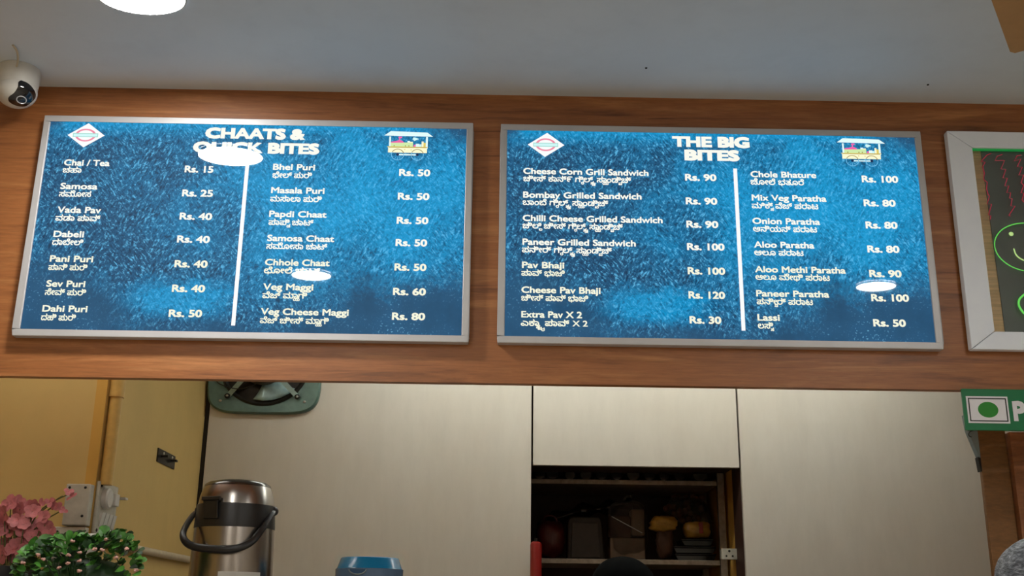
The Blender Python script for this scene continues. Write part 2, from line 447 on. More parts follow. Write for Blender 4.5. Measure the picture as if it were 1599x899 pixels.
def lettering(name, body, x0, x1, z, hgt, mat, parent, y, off=.03, origin_parent=None):
    """a printed line from x0 to x1, base line at z, capital (or letter) height hgt, facing -y"""
    key = (body, off)
    if key not in _cache:
        _cache[key] = fill(layout(body), off)
    V_, T = _cache[key]
    kn = any(ord(ch) > 0x0C00 for ch in body)
    cap = KNH if kn else CAPH
    used = sorted({i for f in T for i in f}); mn = V_[used, 0].min(); mx = V_[used, 0].max()
    sx = (x1 - x0) / (mx - mn); sz = hgt / cap
    mb = MB(); idx = {g: k for k, g in enumerate(used)}
    mb.add([(x0 + (V_[g, 0] - mn) * sx, y, z + V_[g, 1] * sz) for g in used], [tuple(idx[i] for i in f) for f in T])
    o = mb.build(name, mat, parent)
    return o
CAPH = max(l[:, 1].max() for l in contours('H'))
KNH = max(l[:, 1].max() for l in contours('ಪ')) * .92

# ================================================================== structure
ROOM = (-3.0, 3.2, -5.0, 3.0)
struct(MB().box((ROOM[0] - .1, ROOM[2] - .1, -.1), (ROOM[1] + .1, ROOM[3] + .1, 0)).build('floor', M['floor']))
struct(MB().box((ROOM[0] - .1, ROOM[2] - .1, CEIL), (ROOM[1] + .1, ROOM[3] + .1, CEIL + .1)).build('ceiling', M['ceiling']))
struct(MB().box((ROOM[0] - .1, ROOM[2] - .1, 0), (ROOM[0], ROOM[3] + .1, CEIL)).build('wall_left', M['yellow']))
struct(MB().box((ROOM[1], ROOM[2] - .1, 0), (ROOM[1] + .1, ROOM[3] + .1, CEIL)).build('wall_right', M['room']))
struct(MB().box((ROOM[0], ROOM[2] - .1, 0), (ROOM[1], ROOM[2], CEIL)).build('wall_rear', M['room']))
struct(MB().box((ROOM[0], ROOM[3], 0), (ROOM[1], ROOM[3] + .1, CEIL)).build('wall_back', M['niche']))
struct(MB().box((ROOM[0], 0, FB), (ROOM[1], .028, CEIL)).build('wall_fascia', M['wood']))
XC = at(312, 720, 2.0).x                              # corner between yellow wall and cream panels
YP = .77
struct(MB().box((ROOM[0], YP, 0), (XC, ROOM[3], CEIL)).build('wall_pillar', M['yellow'], bevel=.006))

# ================================================================== kitchen panels
YC = 2.0
xa = at(831, 700, YC).x; xb = at(1154, 690, YC).x; xb2 = xb; zo = at(990, 728, YC).z
xr = at(1600, 700, YC).x + .4
g = .004
def panel(x0, z0, x1, z1, label):
    return tag(MB().box((x0, YC, z0), (x1, YC + .025, z1)).build('laminate_panel', M['cream'], bevel=.002), label, 'panel')
panel(XC + .022, 0, xa - g, CEIL, 'wide cream laminate panel behind the steel airpot, carrying the exhaust fan')
panel(xa + g, zo, xb - g, CEIL, 'cream laminate panel directly above the dark shelf opening')
panel(xb + g, 0, xr, CEIL, 'cream laminate panel right of the dark shelf opening, next to the wood column')
struct(MB().box((XC, YC + .012, 0), (XC + .022, YC + .03, CEIL)).build('trim_1', M['dark_edge']))
# niche behind the opening
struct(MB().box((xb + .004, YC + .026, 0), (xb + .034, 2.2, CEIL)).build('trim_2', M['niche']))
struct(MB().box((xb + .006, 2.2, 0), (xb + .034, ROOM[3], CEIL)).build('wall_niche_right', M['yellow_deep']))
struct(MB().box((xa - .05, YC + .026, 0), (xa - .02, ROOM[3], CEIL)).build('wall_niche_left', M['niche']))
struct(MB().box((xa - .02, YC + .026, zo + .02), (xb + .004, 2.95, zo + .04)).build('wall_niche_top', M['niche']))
struct(MB().box((xa - .02, YC + .11, zo), (xa - .018, YC + .111, zo + .001)).build('trim_3', M['niche']))

# wood column on the right
YW = .35
xw = at(1541, 800, YW).x; xw2 = at(1585, 800, YW).x
struct(MB().box((xw, YW, 0), (xw2, YW + .018, FB + .3)).build('wall_column', M['wood_panel'], bevel=.002))
struct(MB().box((xw2 + .003, YW - .02, 0), (ROOM[1], YW + .12, at(1590, 676, YW).z)).build('wall_column_front', M['wood_red'], bevel=.002))

# counter that carries the airpot and the plants (below the picture)
CT = 1.36
ct = thing('counter', (-.3, .45, 0), 'dark stone-topped serving counter under the hatch', 'counter')
MB().box((-2.4, .12, CT - .04), (1.15, .72, CT)).build('counter_top', M['counter'], ct, bevel=.004)
MB().box((-2.35, .16, 0), (1.1, .68, CT - .041)).build('counter_body', M['wood_panel'], ct)

# ================================================================== menu boards
YB = -.029      # front face of the frames
def board(px_tl, px_tr, px_br, px_bl, label, rows_l, rows_r, heads, div, logo, cart):
    P = [at(u, v, YB) for (u, v) in (px_tl, px_tr, px_br, px_bl)]
    x0 = (P[0].x + P[3].x) / 2; x1 = (P[1].x + P[2].x) / 2; z0 = (P[2].z + P[3].z) / 2; z1 = (P[0].z + P[1].z) / 2
    t = thing('menu_board', ((x0 + x1) / 2, 0, z0), label, 'menu board', 'backlit blue menu boards')
    fw = .0185; yb = -.001
    mb = MB()
    for a, b in (((x0, z0), (x1, z0 + fw)), ((x0, z1 - fw), (x1, z1)), ((x0, z0 + fw), (x0 + fw, z1 - fw)), ((x1 - fw, z0 + fw), (x1, z1 - fw))):
        mb.box((a[0], YB, a[1]), (b[0], yb, b[1]))
    mb.build('frame', M['alu'], t, bevel=.002)
    yp = YB + .004
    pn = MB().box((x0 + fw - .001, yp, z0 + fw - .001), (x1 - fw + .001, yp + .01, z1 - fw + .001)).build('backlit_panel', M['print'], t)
    ul = pn.data.uv_layers.new(name='UVMap')
    for lp in pn.data.loops:
        co = pn.data.vertices[lp.vertex_index].co + wloc(pn)
        ul.data[lp.index].uv = ((co.x - x0) / (x1 - x0), (co.z - z0) / (z1 - z0))
    MB().box((x0 + .03, yp + .011, z0 + .03), (x1 - .03, -.002, z1 - .03)).build('light_box', M['alu'], t)
    yt = yp - .0012
    k = scl(YB, 360)
    def line(name, body, u0, u1, v, hpx, mat, off):
        a = at(u0, v, yt); b = at(u1, v, yt)
        return lettering(name, body, a.x, b.x, a.z, hpx * k * 1.03, mat, t, yt, off)
    for body, u0, u1, v in heads: 
        line('heading', body, u0, u1, v, 15.6, M['letters'], .075)
    for rows in (rows_l, rows_r):
        for (nm, a0, a1, av, kn, b0, b1, bv, pr, c0, c1, cv) in rows:
            m = M['letters'] if av < 400 else M['letters_low']
            line('dish_name', nm, a0, a1, av, 9.3, m, .038)
            line('dish_name_in_local_script', kn, b0, b1, bv, 9.0, m, .028)
            line('price', pr, c0, c1, cv, 10.3, m, .044)
    (u0, v0), (u1, v1) = div
    a = at(u0, v0, yt); b = at(u1, v1, yt); xm = (a.x + b.x) / 2
    MB().box((xm - .0052, yt, b.z), (xm + .0052, yt + .0008, a.z)).build('divider_line', M['logo_white'], t)
    # station-style logo: white diamond, pink ring, mint bar
    c = at(logo[0], logo[1], yt); hw = 29.3 * k; hh = 20.3 * k * 1.03
    lg = MB().prism([(c.x - hw, c.z), (c.x - .06 * hw, c.z - hh), (c.x + hw, c.z), (c.x + .06 * hw, c.z + hh)], yt, yt + .0008).build('logo', M['logo_white'], t)
    rg = MB(); N = 40
    for k_ in range(N):
        a0 = 2 * PI * k_ / N; a1 = 2 * PI * (k_ + 1) / N
        q = [(c.x + hw * r * math.cos(a) - hw * .02, c.z + hh * r2 * math.sin(a)) for (r, r2, a) in ((.43, .41, a0), (.56, .53, a0), (.56, .53, a1), (.43, .41, a1))]
        rg.add([(x, yt - .0005, z) for x, z in q], [(0, 1, 2, 3)])
    rg.build('ring', M['logo_pink'], lg)
    MB().box((c.x - .70 * hw, yt - .0009, c.z - .17 * hh), (c.x + .66 * hw, yt - .0007, c.z + .15 * hh)).build('bar_edge', M['logo_teal'], lg)
    MB().box((c.x - .66 * hw, yt - .0013, c.z - .11 * hh), (c.x + .62 * hw, yt - .0011, c.z + .09 * hh)).build('bar', M['logo_mint'], lg)
    # street cart picture; (a, b) are its own units: 0..1 wide, 0..1 down
    u0, v0, wpx, hpx = cart
    o = at(u0, v0, yt); wx = wpx * k; hz = hpx * k * 1.03
    def X(a): return o.x + a * wx
    def Z(b): return o.z - b * hz
    def poly(name, pts, mat, par, lay=0):
        return MB().prism([(X(a), Z(b)) for a, b in pts], yt - .0004 * lay, yt - .0004 * lay + .0003).build(name, mat, par)
    def rect(name, a0, b0, a1, b1, mat, par, lay=0): return poly(name, [(a0, b1), (a1, b1), (a1, b0), (a0, b0)], mat, par, lay)
    ct_ = poly('cart_picture', [(.0, .165), (1, .185), (.88, .03), (.13, .0)], M['cart_roof'], t)
    rect('post', .105, .2, .14, .62, M['cart_roof'], ct_, 1); rect('post', .855, .2, .895, .64, M['cart_roof'], ct_, 1)
    rect('lower_body', .09, .60, .885, .80, M['cart_cream'], ct_, 1)
    rect('shelf_front', .14, .42, .595, .60, M['cart_green'], ct_, 1)
    rect('tray', .07, .575, .90, .60, M['cart_yellow'], ct_, 2); rect('tray_line', .1, .60, .88, .617, M['cart_brown'], ct_, 2)
    poly('pink_heap', [(.14, .44), (.42, .43), (.37, .36), (.33, .34), (.33, .26), (.37, .25), (.36, .2), (.3, .2), (.29, .25), (.31, .28), (.3, .34), (.25, .37), (.15, .4)][::1], M['cart_pink'], ct_, 2)
    rect('dish', .48, .36, .53, .42, M['cart_roof'], ct_, 1); rect('dish', .53, .39, .59, .43, M['cart_cream'], ct_, 1)
    rect('jar', .61, .50, .65, .58, M['cart_pink'], ct_, 1); rect('jar', .65, .46, .72, .58, M['cart_roof'], ct_, 1); rect('jar', .77, .37, .81, .58, M['cart_cream'], ct_, 1)
    rect('jar', .81, .42, .855, .58, M['cart_yellow'], ct_, 1); rect('jar', .72, .48, .765, .58, M['logo_mint'], ct_, 1)
    poly('leaf', [(.58, .29), (.62, .36), (.65, .33), (.71, .28), (.66, .24), (.6, .22)], M['logo_mint'], ct_, 1)
    for a, b in ((.2, .53), (.43, .53), (.50, .53)): rect('spot', a, b, a + .022, b + .035, M['cart_brown'], ct_, 2)
    for a, b in ((.42, .67), (.55, .68)): rect('spot', a, b, a + .02, b + .03, M['cart_yellow'], ct_, 2)
    rect('axle', .28, .855, .70, .90, M['cart_roof'], ct_, 2)
    for ca in (.29, .69):
        rg = MB(); N = 28
        for k_ in range(N):
            q = [(X(ca + r * math.cos(a)), Z(.88 + r * 1.62 * math.sin(a))) for r, a in ((.118, 2 * PI * k_ / N), (.132, 2 * PI * k_ / N), (.132, 2 * PI * (k_ + 1) / N), (.118, 2 * PI * (k_ + 1) / N))]
            rg.cur = 1 if q[0][1] > Z(.80) else 0
            rg.add([(x, yt - .0014, z) for x, z in q], [(0, 1, 2, 3)])
        for k_ in range(6):
            a = PI * k_ / 6
            for sgn in (1, -1):
                p = [(ca + .02 * sgn * math.cos(a), .88 + .03 * sgn * math.sin(a)), (ca + .115 * sgn * math.cos(a), .88 + .18 * sgn * math.sin(a))]
                if p[1][1] > .83:
                    rg.cur = 0; rg.add([(X(p[0][0]), yt - .0013, Z(p[0][1])), (X(p[1][0]) - .0006, yt - .0013, Z(p[1][1])), (X(p[1][0]) + .0006, yt - .0013, Z(p[1][1]))], [(0, 1, 2)])
        rg.build('wheel', [M['cart_blue'], M['cart_brown']], ct_)
        poly('hub', [(ca + .03 * math.cos(k_ * PI / 5), .875 + .055 * math.sin(k_ * PI / 5)) for k_ in range(10)][::-1], M['cart_navy'], ct_, 4)
    return t
GS = 'ಗಿ[ರ]ಲ್[ಸ][ಡ] ಸಾ[ಯ]ಂಡಿ[ವ]ಚ್'
board((71, 178), (741, 193), (729, 535), (17, 523), 'left blue menu board headed CHAATS & QUICK BITES on the wood fascia', [
    ('Chai / Tea', 99.4, 171, 257.8, 'ಚಹಾ', 97.4, 127, 269, 'Rs. 15', 288, 333, 268.6),
    ('Samosa', 93.6, 152, 294.5, 'ಸಮೋಸ', 91.6, 142, 306.4, 'Rs. 25', 284, 332.4, 306),
    ('Vada Pav', 89, 157.7, 331.5, 'ವಡಾ ಪಾವ್', 86, 156.5, 344, 'Rs. 40', 280, 331, 342.2),
    ('Dabeli', 83, 131, 369.5, 'ದಾಬೇಲಿ', 81, 129.7, 381.8, 'Rs. 40', 276, 327.5, 378),
    ('Pani Puri', 77.3, 145.4, 408, 'ಪಾನಿ ಪುರಿ', 75, 136, 421, 'Rs. 40', 272, 324, 416.6),
    ('Sev Puri', 71.6, 133, 447, 'ಸೇವ್ ಪುರಿ', 69.6, 134, 460, 'Rs. 40', 268, 320, 455),
    ('Dahi Puri', 65.6, 136.4, 486, 'ದಹಿ ಪುರಿ', 63.6, 118, 499.4, 'Rs. 50', 263, 315.4, 494)], [
    ('Bhel Puri', 426, 492, 264.6, 'ಭೇಲ್ ಪುರಿ', 425, 487, 277, 'Rs. 50', 623, 672, 274),
    ('Masala Puri', 423, 507, 301, 'ಮಸಾಲಾ ಪುರಿ', 421.6, 502.4, 314, 'Rs. 50', 621, 670.6, 311),
    ('Papdi Chaat', 420, 510, 338, 'ಪಾಪ್ಡಿ ಚಾಟ್'.replace('ಪ್ಡಿ', 'ಪಿ[ಡ]'), 419, 489.4, 350.7, 'Rs. 50', 619.3, 669, 348.7),
    ('Samosa Chaat', 416.8, 522, 375.8, 'ಸಮೋಸಾ ಚಾಟ್', 415.5, 511, 388, 'Rs. 50', 617.5, 667, 383.5),
    ('Chhole Chaat', 413.3, 514.7, 413.6, 'ಛೋಲೆ ಚಾಟ್', 411.8, 500, 426, 'Rs. 50', 615.8, 665.9, 421.8),
    ('Veg Maggi', 410.5, 489.4, 451.9, 'ವೆಜ್ ಮಾ[ಯ]ಗಿ', 409.3, 479.4, 464.9, 'Rs. 60', 613.5, 665, 460),
    ('Veg Cheese Maggi', 406.8, 544.7, 490.6, 'ವೆಜ್ ಚೀಸ್ ಮಾ[ಯ]ಗಿ', 405.5, 513.4, 504, 'Rs. 80', 611.8, 663.9, 498.7)],
    [('CHAATS &', 319.7, 476.4, 214.5), ('QUICK BITES', 300.4, 498.9, 236.5)], ((387, 247), (364, 508)), (134.3, 211), (600.5, 204.5, 78, 45))
board((783, 194), (1439, 204), (1472, 545), (776, 535), 'right blue menu board headed THE BIG BITES on the wood fascia', [
    ('Cheese Corn Grill Sandwich', 817, 1012.8, 271, 'ಚೀಸ್ ಕಾನ್೯ ' + GS, 817, 985.8, 282.5, 'Rs. 90', 1069.9, 1119, 281.4),
    ('Bombay Grilled Sandwich', 816.8, 1002, 308, 'ಬಾಂಬೆ ' + GS, 816, 950, 319.5, 'Rs. 90', 1071, 1120.4, 318.4),
    ('Chilli Cheese Grilled Sandwich', 816, 1034.8, 344.5, 'ಚಿಲಿ[ಲ] ಚೀಸ್ ' + GS, 815.8, 972.8, 356, 'Rs. 90', 1072, 1122, 354.7),
    ('Paneer Grilled Sandwich', 815.8, 993, 381.6, 'ಪನೀರ್ ' + GS, 815, 955.7, 393.5, 'Rs. 100', 1073, 1131.7, 389.8),
    ('Pav Bhaji', 815, 881.4, 417.8, 'ಪಾವ್ ಭಾಜಿ', 814, 882, 430, 'Rs. 100', 1074, 1132.7, 427.6),
    ('Cheese Pav Bhaji', 814, 938, 456.6, 'ಚೀಸ್ ಪಾವ್ ಭಾಜಿ', 813.8, 918.7, 468.9, 'Rs. 120', 1075.4, 1132.5, 465.4),
    ('Extra Pav X 2', 814, 909, 495, 'ಎಕಾ[ಸ][ಟ][ರ] ಪಾವ್ |X 2', 813, 917.7, 508, 'Rs. 30', 1077, 1126.7, 504.4)], [
    ('Chole Bhature', 1172, 1274.7, 276, 'ಚೋಲೆ ಭತೂರೆ', 1172, 1255.7, 287.6, 'Rs. 100', 1346, 1403, 284),
    ('Mix Veg Paratha', 1174, 1290.7, 312.6, 'ಮಿಕ್[ಸ] ವೆಜ್ ಪರಾಟ', 1174, 1278, 324.7, 'Rs. 80', 1349, 1399, 321.4),
    ('Onion Paratha', 1175, 1280.7, 349, 'ಆನಿಯನ್ ಪರಾಟ', 1176, 1276, 361, 'Rs. 80', 1352, 1402, 356),
    ('Aloo Paratha', 1177.6, 1271.7, 386, 'ಆಲೂ ಪರಾಟ', 1177.8, 1255, 398, 'Rs. 80', 1354.8, 1405, 393.5),
    ('Aloo Methi Paratha', 1179, 1320.7, 424.5, 'ಆಲೂ ಮೇಥಿ ಪರಾಟ', 1179.8, 1296, 436.3, 'Rs. 90', 1357.8, 1408.3, 431.8),
    ('Paneer Paratha', 1181, 1295, 462.3, 'ಪನೀ[ನ]ರ್ ಪರಾಟ', 1181.8, 1269.7, 474.6, 'Rs. 100', 1360.8, 1419.9, 469.6),
    ('Lassi', 1183, 1218, 500, 'ಲಸಿ[ಸ]', 1183.6, 1208.8, 512.4, 'Rs. 50', 1364, 1415, 509)],
    [('THE BIG', 1049.9, 1170.8, 227.8), ('BITES', 1069, 1155.5, 249)], ((1149, 263), (1160, 516)), (852.7, 226), (1306, 215.5, 78, 43.5))

# ================================================================== white-framed writing board
YF = -.030
a = at(1478, 204, YF); b = at(1518, 545, YF)
fx0 = (a.x + b.x) / 2; fz1 = a.z; fz0 = b.z; fx1 = fx0 + 1.0
t = thing('writing_board', (fx0 + .5, 0, fz0), 'white-framed clear writing board with neon marker doodles at the right edge', 'board')
fw = at(1550, 521, YF).x - at(1518, 545, YF).x; fw = .068
def mitre(name, pts): return MB().prism(pts, YF, -.006).build(name, M['white_frame'], t, bevel=.002)
e = .0007
mitre('frame_rail', [(fx0, fz0), (fx1, fz0), (fx1 - fw, fz0 + fw * .75 - e), (fx0 + fw, fz0 + fw * .75 - e)])
mitre('frame_rail', [(fx0 + fw, fz1 - fw * .75 + e), (fx1 - fw, fz1 - fw * .75 + e), (fx1, fz1), (fx0, fz1)])
mitre('frame_stile', [(fx0, fz0 + e * 2), (fx0 + fw, fz0 + fw * .75 + e), (fx0 + fw, fz1 - fw * .75 - e), (fx0, fz1 - e * 2)])
mitre('frame_stile', [(fx1 - fw, fz0 + fw * .75 + e), (fx1, fz0 + e * 2), (fx1, fz1 - e * 2), (fx1 - fw, fz1 - fw * .75 - e)])
MB().box((fx0 + .01, -.0058, fz0 + .01), (fx1 - .01, -.001, fz1 - .01)).build('backing', M['board_brown'], t)
p0 = at(1531, 232, -.008); p1 = at(1570, 521, -.008)
MB().prism([(p1.x, fz0 + .02), (fx1 - .03, fz0 + .02), (fx1 - .03, fz1 - .02), (p0.x, fz1 - .02)], -.0095, -.0065).build('dark_sheet', M['board_dark'], t)
yg = -.022
gl = MB().box((fx0 + fw - .004, yg, fz0 + fw * .7), (fx1 - fw + .004, yg + .004, fz1 - fw * .7)).build('glass_pane', M['glass'], t)
MB().box((fx0 + fw, yg - .002, fz1 - fw * .75 - .004), (fx1 - fw, yg + .006, fz1 - fw * .75)).build('light_strip', M['led_green'], t)
yd = yg - .0025
def doodle(name, px, r, mat, smooth=True, rz=None):
    pts = [at(u, v, yd) for u, v in px]
    MB().tube(spline(pts, 6) if smooth else pts, r, 6).build(name, mat, t, smooth=True)
k_ = 4.99
def q(x, y): return (1500 + x / k_, 220 + y / k_)
doodle('red_squiggle', [q(238, 97), q(205, 110), q(160, 160), q(192, 165), q(172, 200), q(186, 250), q(178, 300), q(208, 322), q(202, 375), q(216, 420), q(226, 430), q(206, 490), q(242, 492), q(218, 575), q(236, 585), q(230, 612)], .0011, M['neon_red'], False)
doodle('red_squiggle', [q(325, 105), q(285, 120), q(268, 152), q(342, 152), q(315, 218), q(352, 222), q(330, 288), q(364, 290), q(345, 350), q(376, 350), q(360, 402), q(390, 402), q(382, 445), q(402, 450), q(392, 505), q(424, 508), q(376, 580), q(388, 585)], .0011, M['neon_red'], False)
doodle('red_squiggle', [q(470, 110), q(440, 115), q(418, 155), q(470, 140), q(442, 200), q(480, 205), q(455, 265), q(492, 265), q(472, 325), q(492, 345), q(472, 405), q(494, 405), q(480, 460), q(500, 480)], .0013, M['neon_red'], False)
sc_ = (1606, 386)
doodle('smiley_outline', [(sc_[0] + 53 * math.cos(a), sc_[1] + 37.5 * math.sin(a) + 5 * math.cos(a)) for a in [2 * PI * k / 24 for k in range(25)]], .0015, M['neon_green'])
for u in (1579, 1622):
    c = at(u, 365 + (u - 1579) * .08, yd)
    MB().ball(c, (.0065, .002, .006), 16, 8).build('smiley_eye', M['neon_pale'], t, smooth=True)
doodle('smiley_mouth', [(1583, 388), (1587, 398), (1596, 405), (1607, 408), (1619, 406), (1628, 398), (1632, 390)], .0018, M['neon_pale'])
doodle('green_letter', [(1600, 459), (1592, 467), (1591, 476), (1595, 484), (1601, 490), (1612, 492), (1620, 480), (1616, 464), (1600, 459)], .0028, M['neon_green'])

# ================================================================== green sign under the fascia
YS = -.022
s0 = at(1505, 640, YS).x; sz0 = at(1560, 672, YS).z; sx1 = s0 + .62
t = thing('vegetarian_sign', (s0 + .3, YS, sz0), 'green sign with a green-dot vegetarian mark hanging below the fascia', 'sign')
MB().box((s0, YS, sz0), (sx1, YS + .008, FB - .001)).build('sign_board', M['sign_green'], t, bevel=.0015)
def sp(u, v, dy): return at(u, v, YS - dy)
a = sp(1513, 660, .002); b = sp(1573, 619, .002); xl, xh, zl, zh = a.x, b.x, a.z, b.z
mk = MB().box((xl, YS - .0012, zl - .0), (xh, YS - .0002, zh)).build('mark_panel', M['sign_white'], t)
i1 = .0045; i2 = .0075
fr = MB()
for (x0, z0, x1, z1) in ((xl + i1, zl + i1, xh - i1, zl + i2), (xl + i1, zh - i2, xh - i1, zh - i1), (xl + i1, zl + i2, xl + i2, zh - i2), (xh - i2, zl + i2, xh - i1, zh - i2)):
    fr.box((x0, YS - .0018, z0), (x1, YS - .0013, z1))
fr.build('mark_border', M['sign_black'], mk)
cx, cz = (xl + xh) / 2, (zl + zh) / 2
MB().prism([(cx + .0268 * math.cos(2 * PI * k / 40), cz + .0208 * math.sin(2 * PI * k / 40)) for k in range(40)], YS - .0022, YS - .0013).build('green_dot', M['dot_green'], mk)
a = sp(1583.5, 655.5, .001); b = sp(1604, 655.5, .001)
lettering('letter', 'P', a.x, b.x, a.z, (sp(1583, 628, 0).z - sp(1583, 655.5, 0).z), M['sign_white'], t, YS - .001, .06)
# small things by the column
a = at(1526, 672, YW); b = at(1536, 736, YW)
st = thing('metal_strip', (xw - .012, YW, b.z), 'blue-grey metal strip with a dark end at the column edge below the green sign', 'strip')
MB().prism([(xw - .006, b.z + .045), (xw - .001, b.z + .04), (xw - .001, FB - .001), (xw - .034, FB - .001), (xw - .030, a.z)], YW - .002, YW + .02).build('strip', M['steel_strip'], st)
MB().prism([(xw - .0045, b.z), (xw - .001, b.z), (xw - .001, b.z + .04), (xw - .008, b.z + .042)], YW - .002, YW + .02).build('end_cap', M['dark_metal'], st)
hk = [at(u, v, YS + .012) for u, v in ((1519, 672), (1514, 674), (1512.5, 678), (1514, 681), (1517, 682))]
tag(MB().tube(spline(hk, 5), .0012, 6).build('wire_hook', M['dark_metal'], smooth=True), 'tiny dark wire hook under the corner of the green sign', 'hook')

# ================================================================== ceiling lights
def ceiling_light(x, y, label, r=.105, ry=.076):
    t = thing('ceiling_light', (x, y, CEIL), label, 'ceiling light', 'round ceiling lights')
    MB().lathe([(1, 0), (1.04, -.003), (1.04, -.008), (1.0, -.011), (.985, -.011), (.985, -.003)], (x, y, CEIL - .0005), 48, r, ry, cap=False).build('rim', M['white_plastic'], t, smooth=True)
    MB().lathe([(.98, -.002), (.98, -.008), (.9, -.0105), (.01, -.011)], (x, y, CEIL), 48, r, ry).build('diffuser', M['lamp'], t, smooth=True)
ceiling_light(-.875, -.498, 'round glowing ceiling light above the left menu board')
ceiling_light(-.815, -1.78, 'round ceiling light behind the viewer, mirrored in the left menu board', .085, .066)
ceiling_light(1.685, -1.81, 'round ceiling light at the right, mirrored in the right menu board', .085, .066)
for x, y, w in ((-.81, -3.3, 'left middle'), (1.69, -3.3, 'right middle'), (-.81, -4.5, 'left rear'), (1.69, -4.5, 'right rear')):  # unseen lamps added behind the camera to brighten the room
    ceiling_light(x, y, 'unseen round ceiling light added in the %s of the dining room' % w)
def tube_light(x0, x1, y, label):
    tt = thing('tube_light', ((x0 + x1) / 2, y, CEIL), label, 'tube light', 'kitchen tube lights')
    MB().box((x0, y - .03, CEIL - .03), (x1, y + .03, CEIL - .0005)).build('batten', M['white_plastic'], tt, bevel=.004)
    MB().tube([(x0 + .03, y, CEIL - .055), (x1 - .03, y, CEIL - .055)], .018, 16).build('tube', M['tube'], tt, smooth=True)
    for x in (x0, x1 - .029): MB().box((x, y - .015, CEIL - .075), (x + .029, y + .015, CEIL - .031)).build('end_cap', M['white_plastic'], tt)
tube_light(-.7, 1.9, 1.4, 'white tube light on the kitchen ceiling above the cream panels')
tube_light(-1.95, -1.1, .36, 'unseen short white tube light added on the kitchen ceiling above the yellow wall')  # added lamp, out of view, to brighten the front of the yellow wall

for u, v, lab in ((1009, 106, 'small dark nail head in the ceiling above the gap between the menu boards'), (1449, 132, 'small dark nail head in the ceiling above the right end of the right menu board')):
    p = CAM + (fwd + rgt * ((u - W / 2) / F) + upv * ((H / 2 - v) / F)) * ((CEIL - CAM.z) / (fwd + rgt * ((u - W / 2) / F) + upv * ((H / 2 - v) / F)).z)
    tag(MB().ball((0, 0, 0), (.0035, .0035, .003), 10, 6).build('nail', M['dark_metal'], smooth=True), lab, 'nail').location = p
# ================================================================== ceiling fan (one blade reaches into the corner)
zb = 2.56
def atz(u, v, Z):
    d = fwd + rgt * ((u - W / 2) / F) + upv * ((H / 2 - v) / F)
    return CAM + d * ((Z - CAM.z) / d.z)
b0 = atz(1578, 80, zb); b1 = atz(1547, 0, zb); dv = (b1 - b0); dv.z = 0; dv.normalize()
nv = Vector((-dv.y, dv.x, 0)); nv = nv if nv.x > 0 else -nv
tipc = b0 + nv * .07; hub = tipc + dv * .62
t = thing('ceiling_fan', (hub.x, hub.y, CEIL), 'beige ceiling fan, one blade tip reaching into the top right corner', 'ceiling fan')
MB().lathe([(.05, 0), (.06, -.02), (.02, -.05), (.012, -.06), (.012, -.2)], (hub.x, hub.y, CEIL - .0005), 24).build('down_rod', M['beige_blade'], t, smooth=True)
MB().lathe([(.03, .09), (.09, .07), (.11, .03), (.11, -.01), (.07, -.04), (.01, -.05)], (hub.x, hub.y, zb), 32).build('motor', M['beige_blade'], t, smooth=True)
for i in range(3):
    rot = Matrix.Rotation(2 * PI * i / 3, 3, 'Z')
    def tr(d, w, z): 
        v = rot @ (-dv * d + nv * w); return (hub.x + v.x, hub.y + v.y, zb + z)
    L_ = .62
    pts = [(.14, -.045), (.22, -.066), (L_ - .012, -.07), (L_, -.062), (L_ + .006, .05), (L_ - .004, .064), (.22, .062), (.14, .045)]
    vs = [tr(d, w, .004 + w * .06) for d, w in pts] + [tr(d, w, -.003 + w * .06) for d, w in pts]; k = len(pts)
    bl = MB().add(vs, [tuple(range(k)), tuple(reversed(range(k, 2 * k)))] + [(j, j + k, (j + 1) % k + k, (j + 1) % k) for j in range(k)]).build('blade', M['beige_blade'], t)
    MB().add([tr(.3, -.012, -.0042), tr(L_ - .03, -.012, -.0042), tr(L_ - .03, -.007, -.0042), tr(.3, -.007, -.0042)], [(0, 1, 2, 3)]).build('groove', M['beige_line'], bl)
    MB().tube([tr(.08, 0, .0), tr(.2, 0, .008)], .012, 8).build('blade_arm', M['dark_metal'], t)

# ================================================================== security camera
yc_ = -.10; k = scl(yc_, 130)
cb = at(26, 143, yc_)
t = thing('security_camera', (cb.x, cb.y, CEIL), 'white dome security camera under the ceiling in the top left corner', 'camera')
rb = 31 * k
rr_ = 30.5 * k
MB().lathe([(rr_, 0), (rr_, -.035), (rr_ * .96, cb.z - CEIL + .012), (rr_ * .5, cb.z - CEIL + .006)], (cb.x, cb.y, CEIL - .0005), 40).build('base', M['white_plastic'], t, smooth=True)
bb = MB().ball(cb, (30 * k, 30 * k, 25.5 * k), 40, 24).build('ball_head', M['white_plastic'], t, smooth=True)
# dark bean-shaped face on the ball
rx, rz_ = 30.6 * k, 26.1 * k
fm = MB(); N = 36; J = 8; outline = [(.12, .63), (.40, .57), (.63, .41), (.82, .18), (.89, -.06), (.82, -.34), (.55, -.71), (.30, -.82), (.04, -.82), (-.25, -.70), (-.32, -.46), (-.10, -.14), (.02, .22), (.01, .50)]
ol = spline([(x, z, 0) for x, z in outline + outline[:1]], 3)[:-1]
nf = (CAM - cb).normalized(); ex = Vector((-nf.y, nf.x, 0)).normalized(); ez = nf.cross(ex)
def onball(x, z, f_=1.0):
    yy = math.sqrt(max(0, 1 - x * x - z * z)); d = ex * x * rx + ez * z * rx + nf * yy * rx; d.z *= rz_ / rx
    return cb + d * f_
cen = Vector((.30, -.18, 0)); vs = []; fs = []
for j in range(J + 1):
    for p in ol:
        q_ = cen.lerp(p, j / J * .999 + .001); vs.append(onball(q_.x, q_.y))
n_ = len(ol)
for j in range(J):
    for i in range(n_): fs.append((j * n_ + i, j * n_ + (i + 1) % n_, (j + 1) * n_ + (i + 1) % n_, (j + 1) * n_ + i))
